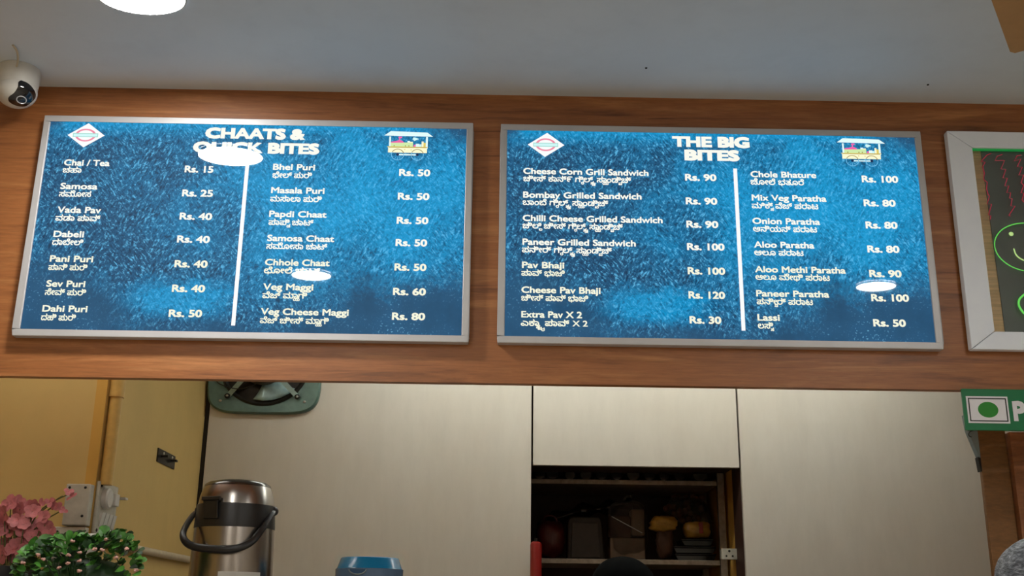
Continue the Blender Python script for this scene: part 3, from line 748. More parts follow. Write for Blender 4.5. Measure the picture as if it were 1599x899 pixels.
face = MB().add(vs, fs).build('lens_cover', M['black_gloss'], t, smooth=True)
MB().tube([onball(.27 + .22 * math.cos(2 * PI * i / 24), -.45 + .19 * math.sin(2 * PI * i / 24), 1.015) for i in range(25)], .0014, 6).build('lens_ring', M['alu'], face, smooth=True)
cz_ = [atz(u, v, CEIL - h) for u, v, h in ((20, 70, .001), (26.5, 80, .008), (28, 95, .014), (24, 108, .020), (14, 115.5, .024), (0, 117, .024), (-30, 112, .018))]
MB().tube(spline(cz_, 8), .0028, 8).build('cable', M['cable'], t, smooth=True)

# ================================================================== exhaust fan on the cream panel
yf = YC - .03; k = scl(yf, 620); c = at(414, 574, yf)
t = thing('exhaust_fan', (c.x, YC, c.z), 'green metal exhaust fan on the cream panel, cut off by the fascia', 'exhaust fan')
hw, hh = 88 * k, 72 * k
def squ(s, n=48, p=5.0):
    return [(c.x + hw * s * math.copysign(abs(math.cos(a)) ** (2 / p), math.cos(a)), c.z + hh * s * math.copysign(abs(math.sin(a)) ** (2 / p), math.sin(a))) for a in [2 * PI * i / n for i in range(n)]]
ro = squ(1.0); ri = [(c.x + .74 * hw * math.cos(2 * PI * i / 48), c.z + .80 * hh * math.sin(2 * PI * i / 48)) for i in range(48)]
ro2 = squ(.97)
vs = [(x, YC - .002, z) for x, z in ro] + [(x, yf + .008, z) for x, z in ro] + [(x, yf, z) for x, z in ro2] + [(x, yf + .004, z) for x, z in ri] + [(x, YC - .002, z) for x, z in ri]
fs = [(j * 48 + i, j * 48 + (i + 1) % 48, (j + 1) * 48 + (i + 1) % 48, (j + 1) * 48 + i) for j in range(4) for i in range(48)]
MB().add(vs, fs).build('frame_plate', M['fan_green'], t, smooth=True)
MB().prism(ri, YC - .008, YC - .003).build('rear_opening', M['dark_metal'], t)
rg = []
for s_, y_ in ((.70, yf - .0), (.74, yf - .006), (.78, yf - .0)):
    rg.append([(c.x + s_ * hw * math.cos(2 * PI * i / 48), y_, c.z + (s_ + .06) * hh * math.sin(2 * PI * i / 48)) for i in range(48)])
mb = MB(); vs = sum(rg, []); mb.add(vs, [(j * 48 + i, j * 48 + (i + 1) % 48, (j + 1) * 48 + (i + 1) % 48, (j + 1) * 48 + i) for j in range(2) for i in range(48)])
mb.build('ring', M['fan_dark'], t, smooth=True)
for i in range(3):
    a0 = -PI / 2 + .35 + 2 * PI * i / 3; mb = MB(); vs = []
    for j in range(7):
        r = .16 + .52 * j / 6; wdt = .32 + .28 * j / 6
        for s_ in range(6):
            a = a0 + wdt * (s_ / 5 - .5) * 2; vs.append((c.x + hw * r * math.cos(a), YC - .018 + .012 * (s_ / 5 - .5) * 2, c.z + hh * r * 1.06 * math.sin(a)))
    mb.add(vs, [(j * 6 + s_, j * 6 + s_ + 1, (j + 1) * 6 + s_ + 1, (j + 1) * 6 + s_) for j in range(6) for s_ in range(5)])
    o = mb.build('blade', M['fan_blade'], t, smooth=True); md = o.modifiers.new('thickness', 'SOLIDIFY'); md.thickness = .0015
mo = MB(); N = 32
prof = [(.0, -.075), (.26, -.073), (.36, -.06), (.38, -.03), (.34, -.012)]
vs = [(c.x + hw * r * math.cos(2 * PI * i / N), yf + y_ + .0, c.z + hh * 1.1 * r * math.sin(2 * PI * i / N)) for r, y_ in prof for i in range(N)]
mo.add(vs, [(j * N + i, j * N + (i + 1) % N, (j + 1) * N + (i + 1) % N, (j + 1) * N + i) for j in range(len(prof) - 1) for i in range(N)]).build('motor', M['grime'], t, smooth=True)
for sx_, sz_ in ((-1, -1), (1, -1), (-1, 1), (1, 1)):
    e1 = Vector((c.x + sx_ * 54 * k, yf - .006, c.z + sz_ * 46 * k)); e0 = Vector((c.x + sx_ * 20 * k, yf - .062, c.z + sz_ * 12 * k))
    dd = (e1 - e0).normalized(); pp = Vector((-dd.z, 0, dd.x)) * .0115
    MB().add([e0 + pp, e0 - pp, e1 - pp, e1 + pp, e0 + pp + Vector((0, .004, 0)), e0 - pp + Vector((0, .004, 0)), e1 - pp + Vector((0, .004, 0)), e1 + pp + Vector((0, .004, 0))],
             [(0, 1, 2, 3), (7, 6, 5, 4), (0, 4, 5, 1), (1, 5, 6, 2), (2, 6, 7, 3), (3, 7, 4, 0)]).build('support_arm', M['fan_arm'], t)
    bo = MB().ball(e1 + Vector((0, -.004, 0)), (.014, .008, .012), 16, 8).build('rubber_bush', M['fan_dark'], t, smooth=True)
    MB().ball(e1 + Vector((0, -.011, 0)), (.006, .003, .005), 12, 6).build('bolt', M['screw'], bo, smooth=True)
    MB().ball((c.x + sx_ * 65 * k, yf - .001, c.z + sz_ * 53 * k), (.0075, .004, .006), 12, 6).build('screw', M['screw'], t, smooth=True)
MB().tube(spline([at(334, 590, yf - .03), at(345, 600, yf - .03), at(372, 607, yf - .045), at(398, 600, yf - .06), at(402, 590, yf - .07)], 6), .0025, 6).build('wire', M['black_plastic'], t, smooth=True)
MB().tube([at(347, 588, yf - .02), at(352, 605, yf - .008)], .003, 6).build('wire', M['black_plastic'], t)

# ================================================================== yellow wall fittings
yq = YP - .022
p0 = at(158, 592, yq); p1 = at(138, 758, yq); xpz = (p0.x + p1.x) / 2
xq = XC + .022; yq = YP + .03
t = thing('conduit_pipe', (xq, yq, at(125, 757, YP).z), 'yellow-painted vertical conduit pipe at the corner of the yellow wall', 'pipe')
MB().tube([(xq, yq, at(125, 757, YP).z + .004), (xq, yq, 2.05), (xq, yq, CEIL - .001)], .0205, 16).build('pipe', M['pvc'], t, smooth=True)
struct(MB().box((XC - .036, YP - .003, 1.4), (XC - .0005, YP - .0003, CEIL)).build('trim_4', M['yellow_deep']))
zc_ = at(152, 620, yq).z
MB().tube([(xq, yq, zc_), (xq, yq, zc_ + .12)], .025, 16).build('coupling', M['pvc'], t, smooth=True)
# black bracket on the receding yellow wall
def side(u, v):
    """point of the receding yellow wall x = XC"""
    d = fwd + rgt * ((u - W / 2) / F) + upv * ((H / 2 - v) / F); return CAM + d * ((XC - CAM.x) / d.x)
a = side(246, 698); b = side(272, 716)
t = thing('wall_bracket', (XC, (a.y + b.y) / 2, b.z), 'small dark metal bracket screwed to the receding yellow wall', 'bracket')
zt = a.z - .002; zl = zt - .052
MB().box((XC + .0005, a.y, zl), (XC + .005, b.y, zt)).build('plate', M['dark_metal'], t)
for f_ in (.18, .7): MB().box((XC + .005, a.y + (b.y - a.y) * f_, zt - .03), (XC + .03, a.y + (b.y - a.y) * f_ + .02, zt - .022)).build('hook', M['dark_metal'], t)
for f_ in (.3, .8): MB().ball((XC + .006, a.y + (b.y - a.y) * f_, zt - .012), (.003, .006, .006), 10, 6).build('screw', M['screw'], t, smooth=True)
# horizontal conduit
a = side(222, 860); b = side(300, 868)
t = tag(MB().tube([(XC + .014, YP + .10, a.z), (XC + .014, 1.2, a.z), (XC + .014, YC - .03, a.z)], .014, 12).build('conduit_pipe', M['cable'], smooth=True), 'thin cream conduit running level along the yellow wall behind the airpot', 'pipe')
# switch board on the receding wall
a = side(141, 760); zt = side(176, 759).z; y1 = side(177, 790).y; y0 = YP + .004; zb_ = side(172, 840).z
t = thing('switchboard', (XC, (y0 + y1) / 2, zb_), 'white switchboard with switches and sockets round the corner on the yellow wall', 'switchboard')
MB().box((XC + .0005, y0, zb_), (XC + .012, y1, zt)).build('face_plate', M['old_white'], t, bevel=.004)
w_ = y1 - y0; h_ = zt - zb_
so = MB(); vs = [(XC + x_, y0 + w_ * .30 + r * math.cos(2 * PI * i / 20), zt - h_ * .30 + r * math.sin(2 * PI * i / 20)) for r, x_ in ((.034, .0121), (.034, .027), (.028, .032), (.001, .032)) for i in range(20)]
so.add(vs, [(j * 20 + i, j * 20 + (i + 1) % 20, (j + 1) * 20 + (i + 1) % 20, (j + 1) * 20 + i) for j in range(3) for i in range(20)]).build('round_plug', M['white_plastic'], t, smooth=True)
MB().box((XC + .0121, y0 + w_ * .50, zt - h_ * .42), (XC + .037, y0 + w_ * .72, zt - h_ * .18)).build('adapter_plug', M['white_plastic'], t, bevel=.003)
MB().box((XC + .0121, y0 + w_ * .80, zt - h_ * .26), (XC + .05, y0 + w_ * .95, zt - h_ * .22)).build('charger_plug', M['white_plastic'], t)
for i in range(4):
    y_ = y0 + w_ * (.14 + .2 * i)
    sw = MB().add([(XC + .0122, y_, zt - h_ * .84), (XC + .0122, y_ + w_ * .16, zt - h_ * .84), (XC + .0122, y_ + w_ * .16, zt - h_ * .58), (XC + .0122, y_, zt - h_ * .58),
                   (XC + .015, y_, zt - h_ * .84), (XC + .015, y_ + w_ * .16, zt - h_ * .84), (XC + .023, y_ + w_ * .16, zt - h_ * .58), (XC + .023, y_, zt - h_ * .58)],
                  [(0, 1, 2, 3), (4, 5, 6, 7), (0, 1, 5, 4), (1, 2, 6, 5), (2, 3, 7, 6), (3, 0, 4, 7)]).build('switch', M['white_plastic'], t)
for y_, z_ in ((.08, .08), (.08, .92), (.92, .92)): MB().ball((XC + .013, y0 + w_ * y_, zt - h_ * z_), (.003, .006, .006), 10, 6).build('screw', M['dark_metal'], t)
# boxes on the front face of the yellow wall
yj = YP - .001
a = at(111, 757, YP); b = at(139, 822, YP)
t = thing('junction_box', ((a.x + b.x) / 2, YP, b.z), 'plain tall white junction box below the conduit at the yellow corner', 'electrical box')
MB().box((a.x, YP - .04, b.z), (XC - .002, yj, a.z)).build('box', M['old_white'], t, bevel=.004)
for x_, z_ in ((a.x + .012, a.z - .012), (XC - .018, a.z - .012), (XC - .018, b.z + .03)): MB().ball((x_, YP - .0405, z_), (.0045, .0025, .0045), 10, 6).build('screw', M['dark_metal'], t)
a = at(84, 816, YP); b = at(139, 880, YP)
t = thing('switchboard', ((a.x + b.x) / 2, YP, b.z), 'low white switchboard with two lids behind the pink flowers', 'switchboard')
zj = min(a.z, at(111, 822.5, YP).z - .002)
MB().box((a.x, YP - .035, b.z), (XC - .004, yj, zj)).build('back_box', M['old_white'], t, bevel=.003)
wj = XC - .004 - a.x
for i in range(2):
    MB().box((a.x + wj * (.16 + .42 * i), YP - .043, zj - .10), (a.x + wj * (.55 + .42 * i), YP - .0355, zj - .035)).build('lid', M['white_plastic'], t, bevel=.002)
for x_, z_ in ((.25, .016), (.86, .016), (.28, .055), (.72, .06)): MB().ball((a.x + wj * x_, YP - (.036 if z_ < .03 else .0435), zj - z_), (.0045, .0025, .0045), 10, 6).build('screw', M['dark_metal'], t)
a = at(129, 839, .55); b = at(158, 839, .55)
t = thing('white_tube', ((a.x + b.x) / 2, .55, CT), 'short white tube with a pink band behind the green plant', 'tube')
MB().tube([a, b], .0125, 16).build('tube_body', M['white_plastic'], t, smooth=True)
MB().tube([a.lerp(b, .06), a.lerp(b, .16)], .0135, 16).build('band', M['pink_band'], t, smooth=True)
MB().box((a.x + .01, .54, CT), (b.x - .01, .56, a.z - .010)).build('support', M['white_plastic'], t)

# ================================================================== airpot
ya = .45; k = scl(ya, 800)
def za(v): return at(365, v, ya).z
cxa = at(368.5, 800, ya).x
t = thing('airpot', (cxa, ya, CT), 'tall brushed steel airpot with black collar and carrying handle', 'airpot')
c0 = (cxa, ya, 0); q_ = lambda w: w / 2 * k
zz = za(826)
body = [(q_(124), CT + .001), (q_(125), za(899) - .01), (q_(123), za(860)), (q_(120.5), zz)]
MB().lathe(body, c0, 64).build('body', M['steel'], t, smooth=True)
MB().lathe([(q_(122), zz), (q_(122), za(822)), (q_(118.5), za(794)), (q_(117.5), za(790))], c0, 64).build('collar', M['black_plastic'], t, smooth=True)
MB().lathe([(q_(116), za(790)), (q_(112), za(777)), (q_(106), za(767)), (q_(101), za(761))], c0, 64).build('shoulder', M['steel'], t, smooth=True)
MB().lathe([(q_(102), za(761)), (q_(100), za(758)), (q_(90), za(754.5)), (q_(66), za(751.8)), (q_(30), za(750.2)), (q_(2), za(750))], c0, 64).build('lid', flat('lid_dark_chrome', (96, 94, 92), .16, .9, .05), t, smooth=True)
# latch on the front left of the collar
def on(u, v, r): # point on the collar in front
    x = at(u, v, ya).x - cxa; return Vector((cxa + x, ya - math.sqrt(max(1e-6, r * r - x * x)), za(v)))
r_ = q_(122)
la = MB(); 
for (u0_, u1_, v0_, v1_, dp) in ((329, 360, 781, 787, .012), (331, 356, 787, 815, .008)):
    A = [on(u, v, r_) for u, v in ((u0_, v1_), (u1_, v1_), (u1_, v0_), (u0_, v0_))]
    B = [p + Vector((-.2 * dp, -dp, 0)) for p in A]; la.add(A + B, [(4, 5, 6, 7), (0, 1, 5, 4), (1, 2, 6, 5), (2, 3, 7, 6), (3, 0, 4, 7), (3, 2, 1, 0)])
la.build('latch', M['black_plastic'], t, bevel=.002)
# bail handle hanging in front
yh = ya - .12
hp = [(at(311, 797, ya), 0), (at(300, 806, ya), .03), (at(287, 828, ya), .09), (at(288, 843, ya), .115), (at(303, 853, ya), .125), (at(335, 857, ya), .135), (at(368, 856, ya), .135), (at(392, 846, ya), .12), (at(409, 826, ya), .09), (at(424, 803, ya), .03), (at(428, 798, ya), 0)]
hp = [Vector((p.x, p.y - d, p.z)) for p, d in hp]
# keep the picture place while coming forward
hp2 = []
for p in hp:
    d = (ya - p.y); f_ = (p.y - CAM.y) / (ya - CAM.y); hp2.append(Vector((CAM.x + (p.x - CAM.x) * f_, p.y, CAM.z + (p.z - CAM.z) * f_)))
sp_ = spline(hp2, 8); hm = MB(); vs = []
for i, p in enumerate(sp_):
    tn = (sp_[min(i + 1, len(sp_) - 1)] - sp_[max(i - 1, 0)]).normalized(); oy = Vector((0, -1, 0)); nz = tn.cross(oy).normalized(); oy = nz.cross(tn).normalized()
    fat = .008 + .003 * math.sin(PI * i / (len(sp_) - 1))
    for j in range(10):
        a = 2 * PI * j / 10; vs.append(p + nz * fat * math.cos(a) + oy * .0065 * math.sin(a))
L_ = len(sp_); hm.add(vs, [(i * 10 + j, i * 10 + (j + 1) % 10, (i + 1) * 10 + (j + 1) % 10, (i + 1) * 10 + j) for i in range(L_ - 1) for j in range(10)] + [tuple(range(10)), tuple(range((L_ - 1) * 10, L_ * 10))])
hm.build('handle', M['black_plastic'], t, smooth=True)
for p in (hp2[0], hp2[-1]): MB().ball(p, (.013, .016, .014), 16, 10).build('pivot', M['black_plastic'], t, smooth=True)
lb = MB(); vs = []
for i in range(13):
    u = 356 + 58 * i / 12; p = on(u, 894.5, q_(126)); p.y -= .001; vs += [p, p + Vector((0, 0, -.05))]
lb.add(vs, [(2 * i, 2 * i + 1, 2 * i + 3, 2 * i + 2) for i in range(12)]).build('paper_label', M['white_plastic'], t, smooth=True)

# blue-lidded container
yb_ = .5; k = scl(yb_, 880); c = at(577, 889, yb_); zt = at(577, 871, yb_).z
t = thing('blue_container', (c.x, yb_, CT), 'blue-lidded plastic container at the bottom edge beside the airpot', 'container')
MB().lathe([(43 * k, CT + .001), (50 * k, CT + .02), (52.5 * k, c.z - .004), (52.5 * k, c.z)], (c.x, yb_, 0), 48).build('body', M['blue_grey'], t, smooth=True)
MB().lathe([(51.5 * k, c.z + .0005), (50 * k, c.z + .004), (45 * k, zt - .002), (43.5 * k, zt), (41 * k, zt), (40 * k, zt - .006), (5 * k, zt - .006)], (c.x, yb_, 0), 48).build('lid', M['blue_lid'], t, smooth=True)
sp0 = Vector((c.x - 12 * k, yb_ - 52 * k, c.z - .003)); ring = [sp0 + Vector((13 * k * math.cos(a), -.003, 7.5 * k * math.sin(a))) for a in [PI + PI * i / 14 for i in range(15)]]
MB().tube(ring, .0018, 6).build('spout_rim', M['steel_strip'], t, smooth=True)
MB().add([p for p in ring], [tuple(range(len(ring)))]).build('spout', flat('deep_blue', (8, 70, 110), .3), t)

# ================================================================== flowers and plant on the counter
def leaf_quad(mb, p, d, n_, w, l, cup=.25):
    d = d.normalized(); s_ = d.cross(n_).normalized(); n2 = s_.cross(d).normalized(); R_ = 7
    vs = [p]
    for j, (f_, ww) in enumerate(((.2, .7), (.5, 1.0), (.8, .88), (1.0, .4))):
        for e_ in (-1, 0, 1):
            vs.append(p + d * l * f_ + s_ * w * ww * e_ + n2 * (abs(e_) * w * cup * ww - (f_ * f_) * l * .15))
    fs = [(0, 1, 2), (0, 2, 3)]
    for j in range(3):
        for e_ in (0, 1): a_ = 1 + j * 3 + e_; fs.append((a_, a_ + 3, a_ + 4, a_ + 1))
    mb.add(vs, fs)
yg_ = .27; kk = scl(yg_, 860)
pc = at(128, 899, yg_)
t = thing('potted_plant', (pc.x, yg_, CT), 'bushy round-leaved green plant with pale pink buds on the counter', 'plant')
MB().lathe([(.07, CT + .001), (.09, CT + .06), (.088, CT + .065), (.07, CT + .05)], (pc.x, yg_, 0), 32).build('pot', M['pot'], t, smooth=True)
fo = MB(); bu = MB(); st_ = MB()
top = [(25, 880), (45, 858), (62, 846), (80, 842), (105, 838), (130, 836), (152, 838), (168, 830), (185, 830), (200, 836), (212, 855), (218, 880)]
def topv(u):
    for (a_, b_), (c_, d_) in zip(top, top[1:]):
        if a_ <= u <= c_: return b_ + (d_ - b_) * (u - a_) / (c_ - a_)
    return 890
for i in range(430):
    u = R.uniform(27, 217); v = topv(u) + abs(R.gauss(0, 1)) * 26 + 3; Y = yg_ + R.uniform(-.09, .06)
    if v > 935: v = R.uniform(860, 935)
    p = at(u, v, Y); out = Vector((p.x - pc.x, p.y - yg_ - .02, p.z - pc.z + .02)); out.normalize()
    d = (out + Vector((R.uniform(-.9, .9), R.uniform(-.7, .4), R.uniform(-.5, .7)))).normalized()
    nrm = (Vector((R.uniform(-.4, .4), -.55, .8))).normalized()
    fo.cur = 0 if R.random() < .62 else 1
    w = R.uniform(.010, .0165); leaf_quad(fo, p, d, nrm, w, w * R.uniform(1.5, 1.9))
fo.build('foliage', [M['leaf'], M['leaf_dark']], t, smooth=True, auto=False)
# dense inner twigs
for i in range(60):
    a_ = R.uniform(0, 2 * PI); e_ = Vector((pc.x + .12 * math.cos(a_) * R.random() * 1.2, yg_ + .06 * math.sin(a_), pc.z + R.uniform(.0, .06)))
    st_.tube([(pc.x + .02 * math.cos(a_), yg_ + .02 * math.sin(a_), CT + .05), e_], .002, 5)
st_.build('twigs', M['leaf_dark'], t)
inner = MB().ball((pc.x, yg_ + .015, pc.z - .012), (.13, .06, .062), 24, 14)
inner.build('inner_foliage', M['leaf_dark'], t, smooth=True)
for u, v in ((36, 878), (67, 873), (107, 866), (124, 862), (124, 875), (148, 857), (160, 858), (181, 870), (198, 856), (92, 886), (124, 891), (113, 844), (166, 842), (213, 890), (60, 866), (106, 879)):
    bu = MB()
    for j in range(5):
        p = at(u + R.uniform(-2.2, 2.2), v + R.uniform(-1.2, 1.2), yg_ - .115 + R.uniform(-.004, .004)); bu.ball(p, (.0042, .004, .003), 8, 5)
    bu.build('bud', M['bud'], t, smooth=True)
yfw = .47; fcx = at(15, 899, yfw)
t = thing('flower_arrangement', (fcx.x, yfw, CT), 'spray of pink artificial flowers left of the green plant', 'flowers')
MB().lathe([(.05, CT + .001), (.075, CT + .03), (.085, at(10, 885, yfw).z), (.07, at(10, 884, yfw).z)], (fcx.x - .02, yfw, 0), 32).build('pot', M['pot'], t, smooth=True)
pe = MB(); sm = MB()
def blossom(u, v, Y, rad, npet=5):
    c = at(u, v, Y); ax = Vector((R.uniform(-.6, .6), -.8, R.uniform(-.3, .7))).normalized(); s_ = ax.cross(Vector((0, 0, 1))).normalized(); b_ = s_.cross(ax); a0 = R.uniform(0, 2)
    for i in range(npet):
        a = a0 + 2 * PI * i / npet + R.uniform(-.2, .2); d = (s_ * math.cos(a) + b_ * math.sin(a) + ax * .35)
        leaf_quad(pe, c, d, ax, rad * .5, rad * R.uniform(.9, 1.15), .18)
    return c
spots = [(R.uniform(-5, 60), R.uniform(792, 862)) for _ in range(16)] + [(8, 800), (20, 788), (32, 782), (42, 790), (28, 802), (12, 815), (3, 830), (46, 812), (60, 826), (36, 826), (20, 830), (68, 818), (74, 826), (10, 848), (28, 852), (40, 848), (4, 866), (20, 868), (36, 862), (66, 838), (52, 838), (72, 808), (56, 790), (78, 838), (5, 792), (50, 800), (30, 815), (-10, 810), (-12, 850), (-15, 870)]
for (u, v) in spots:
    c = blossom(u + R.uniform(-3, 3), v + R.uniform(-2, 2), yfw + R.uniform(-.03, .03), R.uniform(9, 14) * scl(yfw, 830))
    sm.tube(spline([(fcx.x - .01, yfw, CT + .06), (fcx.x * .5 + c.x * .5, yfw, (CT + c.z) / 2 + .02), c], 4), .0018, 5)
for (u, v, r) in ((107, 768, 8), (113, 775, 9), (86, 788, 10), (92, 792, 8), (98, 797, 7), (78, 784, 9), (66, 786, 9)):
    c = blossom(u, v, yfw, r * scl(yfw, 790), 3)
for pts in ([(45, 825), (62, 798), (85, 782), (110, 770)], [(62, 800), (88, 780), (98, 774)], [(50, 830), (70, 812), (92, 799)], [(60, 812), (75, 796), (88, 790)]):
    sm.tube(spline([at(u, v, yfw + .005) for u, v in pts], 5), .002, 5)
pe.build('petals', M['petal'], t, smooth=True, auto=False); sm.build('stems', M['stem'], t)

# ================================================================== shelf rack in the opening
YR = 2.32; xs0 = xa - .012; xs1 = at(1122, 800, YR).x
zs1 = at(980, 749, YR).z; zs0 = at(980, 873, YR).z
t = thing('shelf_rack', ((xs0 + xs1) / 2, 2.5, 0), 'metal shelf rack standing in the dark opening', 'rack')
for z in (zs1, zs0, zs0 - .42): MB().box((xs0, YR, z - .022), (xs1 - .002, 2.78, z)).build('shelf', M['shelf_steel'], t, bevel=.002)
for x in (xs1,):
    for y in (YR - .004, 2.76): MB().box((x, y, 0), (x + .03, y + .03, zo + .018)).build('post', M['shelf_steel'], t)
for y in (YR - .004, 2.76): MB().box((xs0 - .006, y, 0), (xs0 - .001, y + .03, zo + .018)).build('post', M['shelf_steel'], t)
def onshelf(u, Y=2.4, z=None): return at(u, 800, Y).x
ks = scl(2.4, 820)
def rbox(name, mat, u0, u1, v0, v1, Y0, Y1, par=None, z0=None, bev=.01):
    a = at(u0, v1, Y0); b = at(u1, v0, Y0)
    return MB().box((a.x, Y0, a.z if z0 is None else z0), (b.x, Y1, b.z)).build(name, mat, par, bevel=bev, seg=3)
def blobm(name, mat, c, r, par=None, rough=.15, seed=1, p=3.2, seg=24):
    """slumped bag: rounded-box blob with creases"""
    rn = random.Random(seed); ph = [rn.uniform(0, 6) for _ in range(6)]; vs = []; fs = []; rings = 16
    for j in range(rings + 1):
        th = PI * j / rings
        for i in range(seg):
            a = 2 * PI * i / seg; d = Vector((math.sin(th) * math.cos(a), math.sin(th) * math.sin(a), math.cos(th)))
            m_ = (abs(d.x) ** p + abs(d.y) ** p + abs(d.z) ** p) ** (-1 / p)
            m_ *= 1 + rough * (.5 * math.sin(5 * d.x + ph[0] + 3 * d.z) * math.sin(6 * d.z + ph[1]) + .35 * math.sin(11 * d.z + ph[2] + 4 * d.x) * math.sin(9 * d.x + ph[3]))
            vs.append((c[0] + r[0] * d.x * m_, c[1] + r[1] * d.y * m_, c[2] + r[2] * d.z * m_))
    for j in range(rings):
        for i in range(seg): fs.append((j * seg + i, (j + 1) * seg + i, (j + 1) * seg + (i + 1) % seg, j * seg + (i + 1) % seg))
    zmin = min(v[2] for v in vs)
    return MB().add(vs, fs).build(name, mat, par, smooth=True, auto=False)
def shelf_thing(name, u, Y, z, label, cat, group=None): return thing(name, (onshelf(u, Y), Y, z), label, cat, group)
# red bag
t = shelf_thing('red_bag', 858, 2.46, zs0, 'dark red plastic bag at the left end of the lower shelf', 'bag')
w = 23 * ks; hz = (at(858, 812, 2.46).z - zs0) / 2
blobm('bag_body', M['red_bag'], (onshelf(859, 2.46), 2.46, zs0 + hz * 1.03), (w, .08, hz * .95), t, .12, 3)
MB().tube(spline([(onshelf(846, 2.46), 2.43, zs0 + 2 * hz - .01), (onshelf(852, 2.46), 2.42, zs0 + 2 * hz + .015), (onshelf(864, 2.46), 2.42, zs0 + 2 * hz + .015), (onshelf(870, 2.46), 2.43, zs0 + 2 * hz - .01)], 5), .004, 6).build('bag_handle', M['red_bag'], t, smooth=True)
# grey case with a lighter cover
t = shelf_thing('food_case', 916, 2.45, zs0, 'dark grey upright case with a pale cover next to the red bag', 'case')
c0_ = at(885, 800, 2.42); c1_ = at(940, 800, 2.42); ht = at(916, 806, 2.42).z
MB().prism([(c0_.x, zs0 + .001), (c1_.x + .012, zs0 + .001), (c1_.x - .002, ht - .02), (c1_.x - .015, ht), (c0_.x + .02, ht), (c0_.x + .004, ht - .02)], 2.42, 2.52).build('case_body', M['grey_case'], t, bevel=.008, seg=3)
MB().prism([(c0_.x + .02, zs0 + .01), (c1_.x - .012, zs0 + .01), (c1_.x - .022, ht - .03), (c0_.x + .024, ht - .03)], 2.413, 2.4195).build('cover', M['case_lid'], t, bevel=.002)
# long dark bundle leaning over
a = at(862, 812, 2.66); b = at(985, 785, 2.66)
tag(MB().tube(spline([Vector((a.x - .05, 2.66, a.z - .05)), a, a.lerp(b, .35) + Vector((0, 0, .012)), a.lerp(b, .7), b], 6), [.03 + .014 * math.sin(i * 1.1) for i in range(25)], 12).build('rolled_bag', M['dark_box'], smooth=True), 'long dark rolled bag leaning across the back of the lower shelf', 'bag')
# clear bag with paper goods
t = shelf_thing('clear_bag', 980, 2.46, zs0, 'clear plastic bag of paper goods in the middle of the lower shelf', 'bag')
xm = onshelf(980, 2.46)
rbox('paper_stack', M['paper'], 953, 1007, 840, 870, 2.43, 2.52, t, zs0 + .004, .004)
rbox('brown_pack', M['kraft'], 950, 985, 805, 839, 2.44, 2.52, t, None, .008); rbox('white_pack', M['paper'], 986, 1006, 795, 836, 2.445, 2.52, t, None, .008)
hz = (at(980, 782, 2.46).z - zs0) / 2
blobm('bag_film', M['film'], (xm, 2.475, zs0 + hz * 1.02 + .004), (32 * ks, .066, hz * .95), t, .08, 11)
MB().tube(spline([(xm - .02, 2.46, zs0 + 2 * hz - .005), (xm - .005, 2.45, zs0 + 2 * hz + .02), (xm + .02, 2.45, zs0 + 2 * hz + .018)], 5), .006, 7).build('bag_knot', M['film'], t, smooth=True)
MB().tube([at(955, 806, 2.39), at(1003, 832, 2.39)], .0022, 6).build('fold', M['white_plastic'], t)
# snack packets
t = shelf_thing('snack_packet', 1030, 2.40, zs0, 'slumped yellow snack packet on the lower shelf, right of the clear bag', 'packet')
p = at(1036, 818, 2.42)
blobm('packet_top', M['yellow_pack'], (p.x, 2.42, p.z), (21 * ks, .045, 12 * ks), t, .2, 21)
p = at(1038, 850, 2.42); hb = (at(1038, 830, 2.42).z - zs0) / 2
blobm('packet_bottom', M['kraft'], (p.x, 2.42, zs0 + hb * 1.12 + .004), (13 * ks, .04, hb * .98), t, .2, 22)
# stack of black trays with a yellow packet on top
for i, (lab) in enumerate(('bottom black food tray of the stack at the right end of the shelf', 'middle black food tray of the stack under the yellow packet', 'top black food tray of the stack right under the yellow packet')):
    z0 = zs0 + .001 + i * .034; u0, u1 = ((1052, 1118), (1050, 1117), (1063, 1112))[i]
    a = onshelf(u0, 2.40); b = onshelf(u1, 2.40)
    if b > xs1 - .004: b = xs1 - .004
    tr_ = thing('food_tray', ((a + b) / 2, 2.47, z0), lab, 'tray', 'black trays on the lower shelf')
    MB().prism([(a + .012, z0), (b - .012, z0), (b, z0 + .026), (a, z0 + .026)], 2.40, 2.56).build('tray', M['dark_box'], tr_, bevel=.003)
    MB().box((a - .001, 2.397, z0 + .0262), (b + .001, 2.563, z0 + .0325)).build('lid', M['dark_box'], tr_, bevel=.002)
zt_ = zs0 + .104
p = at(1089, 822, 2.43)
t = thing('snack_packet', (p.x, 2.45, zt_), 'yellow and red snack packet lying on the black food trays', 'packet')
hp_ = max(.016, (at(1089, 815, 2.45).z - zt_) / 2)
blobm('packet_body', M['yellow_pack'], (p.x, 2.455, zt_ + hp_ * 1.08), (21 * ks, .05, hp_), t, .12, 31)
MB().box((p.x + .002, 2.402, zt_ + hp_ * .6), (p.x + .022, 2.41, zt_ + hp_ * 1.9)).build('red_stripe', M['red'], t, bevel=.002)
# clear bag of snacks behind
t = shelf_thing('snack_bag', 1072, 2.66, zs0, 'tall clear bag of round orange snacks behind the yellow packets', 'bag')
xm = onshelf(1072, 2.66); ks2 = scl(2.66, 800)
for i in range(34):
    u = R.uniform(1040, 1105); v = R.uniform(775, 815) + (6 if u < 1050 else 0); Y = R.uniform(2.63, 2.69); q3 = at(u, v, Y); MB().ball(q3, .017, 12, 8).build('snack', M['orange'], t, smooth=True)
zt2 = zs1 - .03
blobm('bag_film', M['film'], (xm, 2.66, (zs0 + zt2) / 2), (38 * ks2, .07, (zt2 - zs0) / 2 * .94), t, .08, 41)
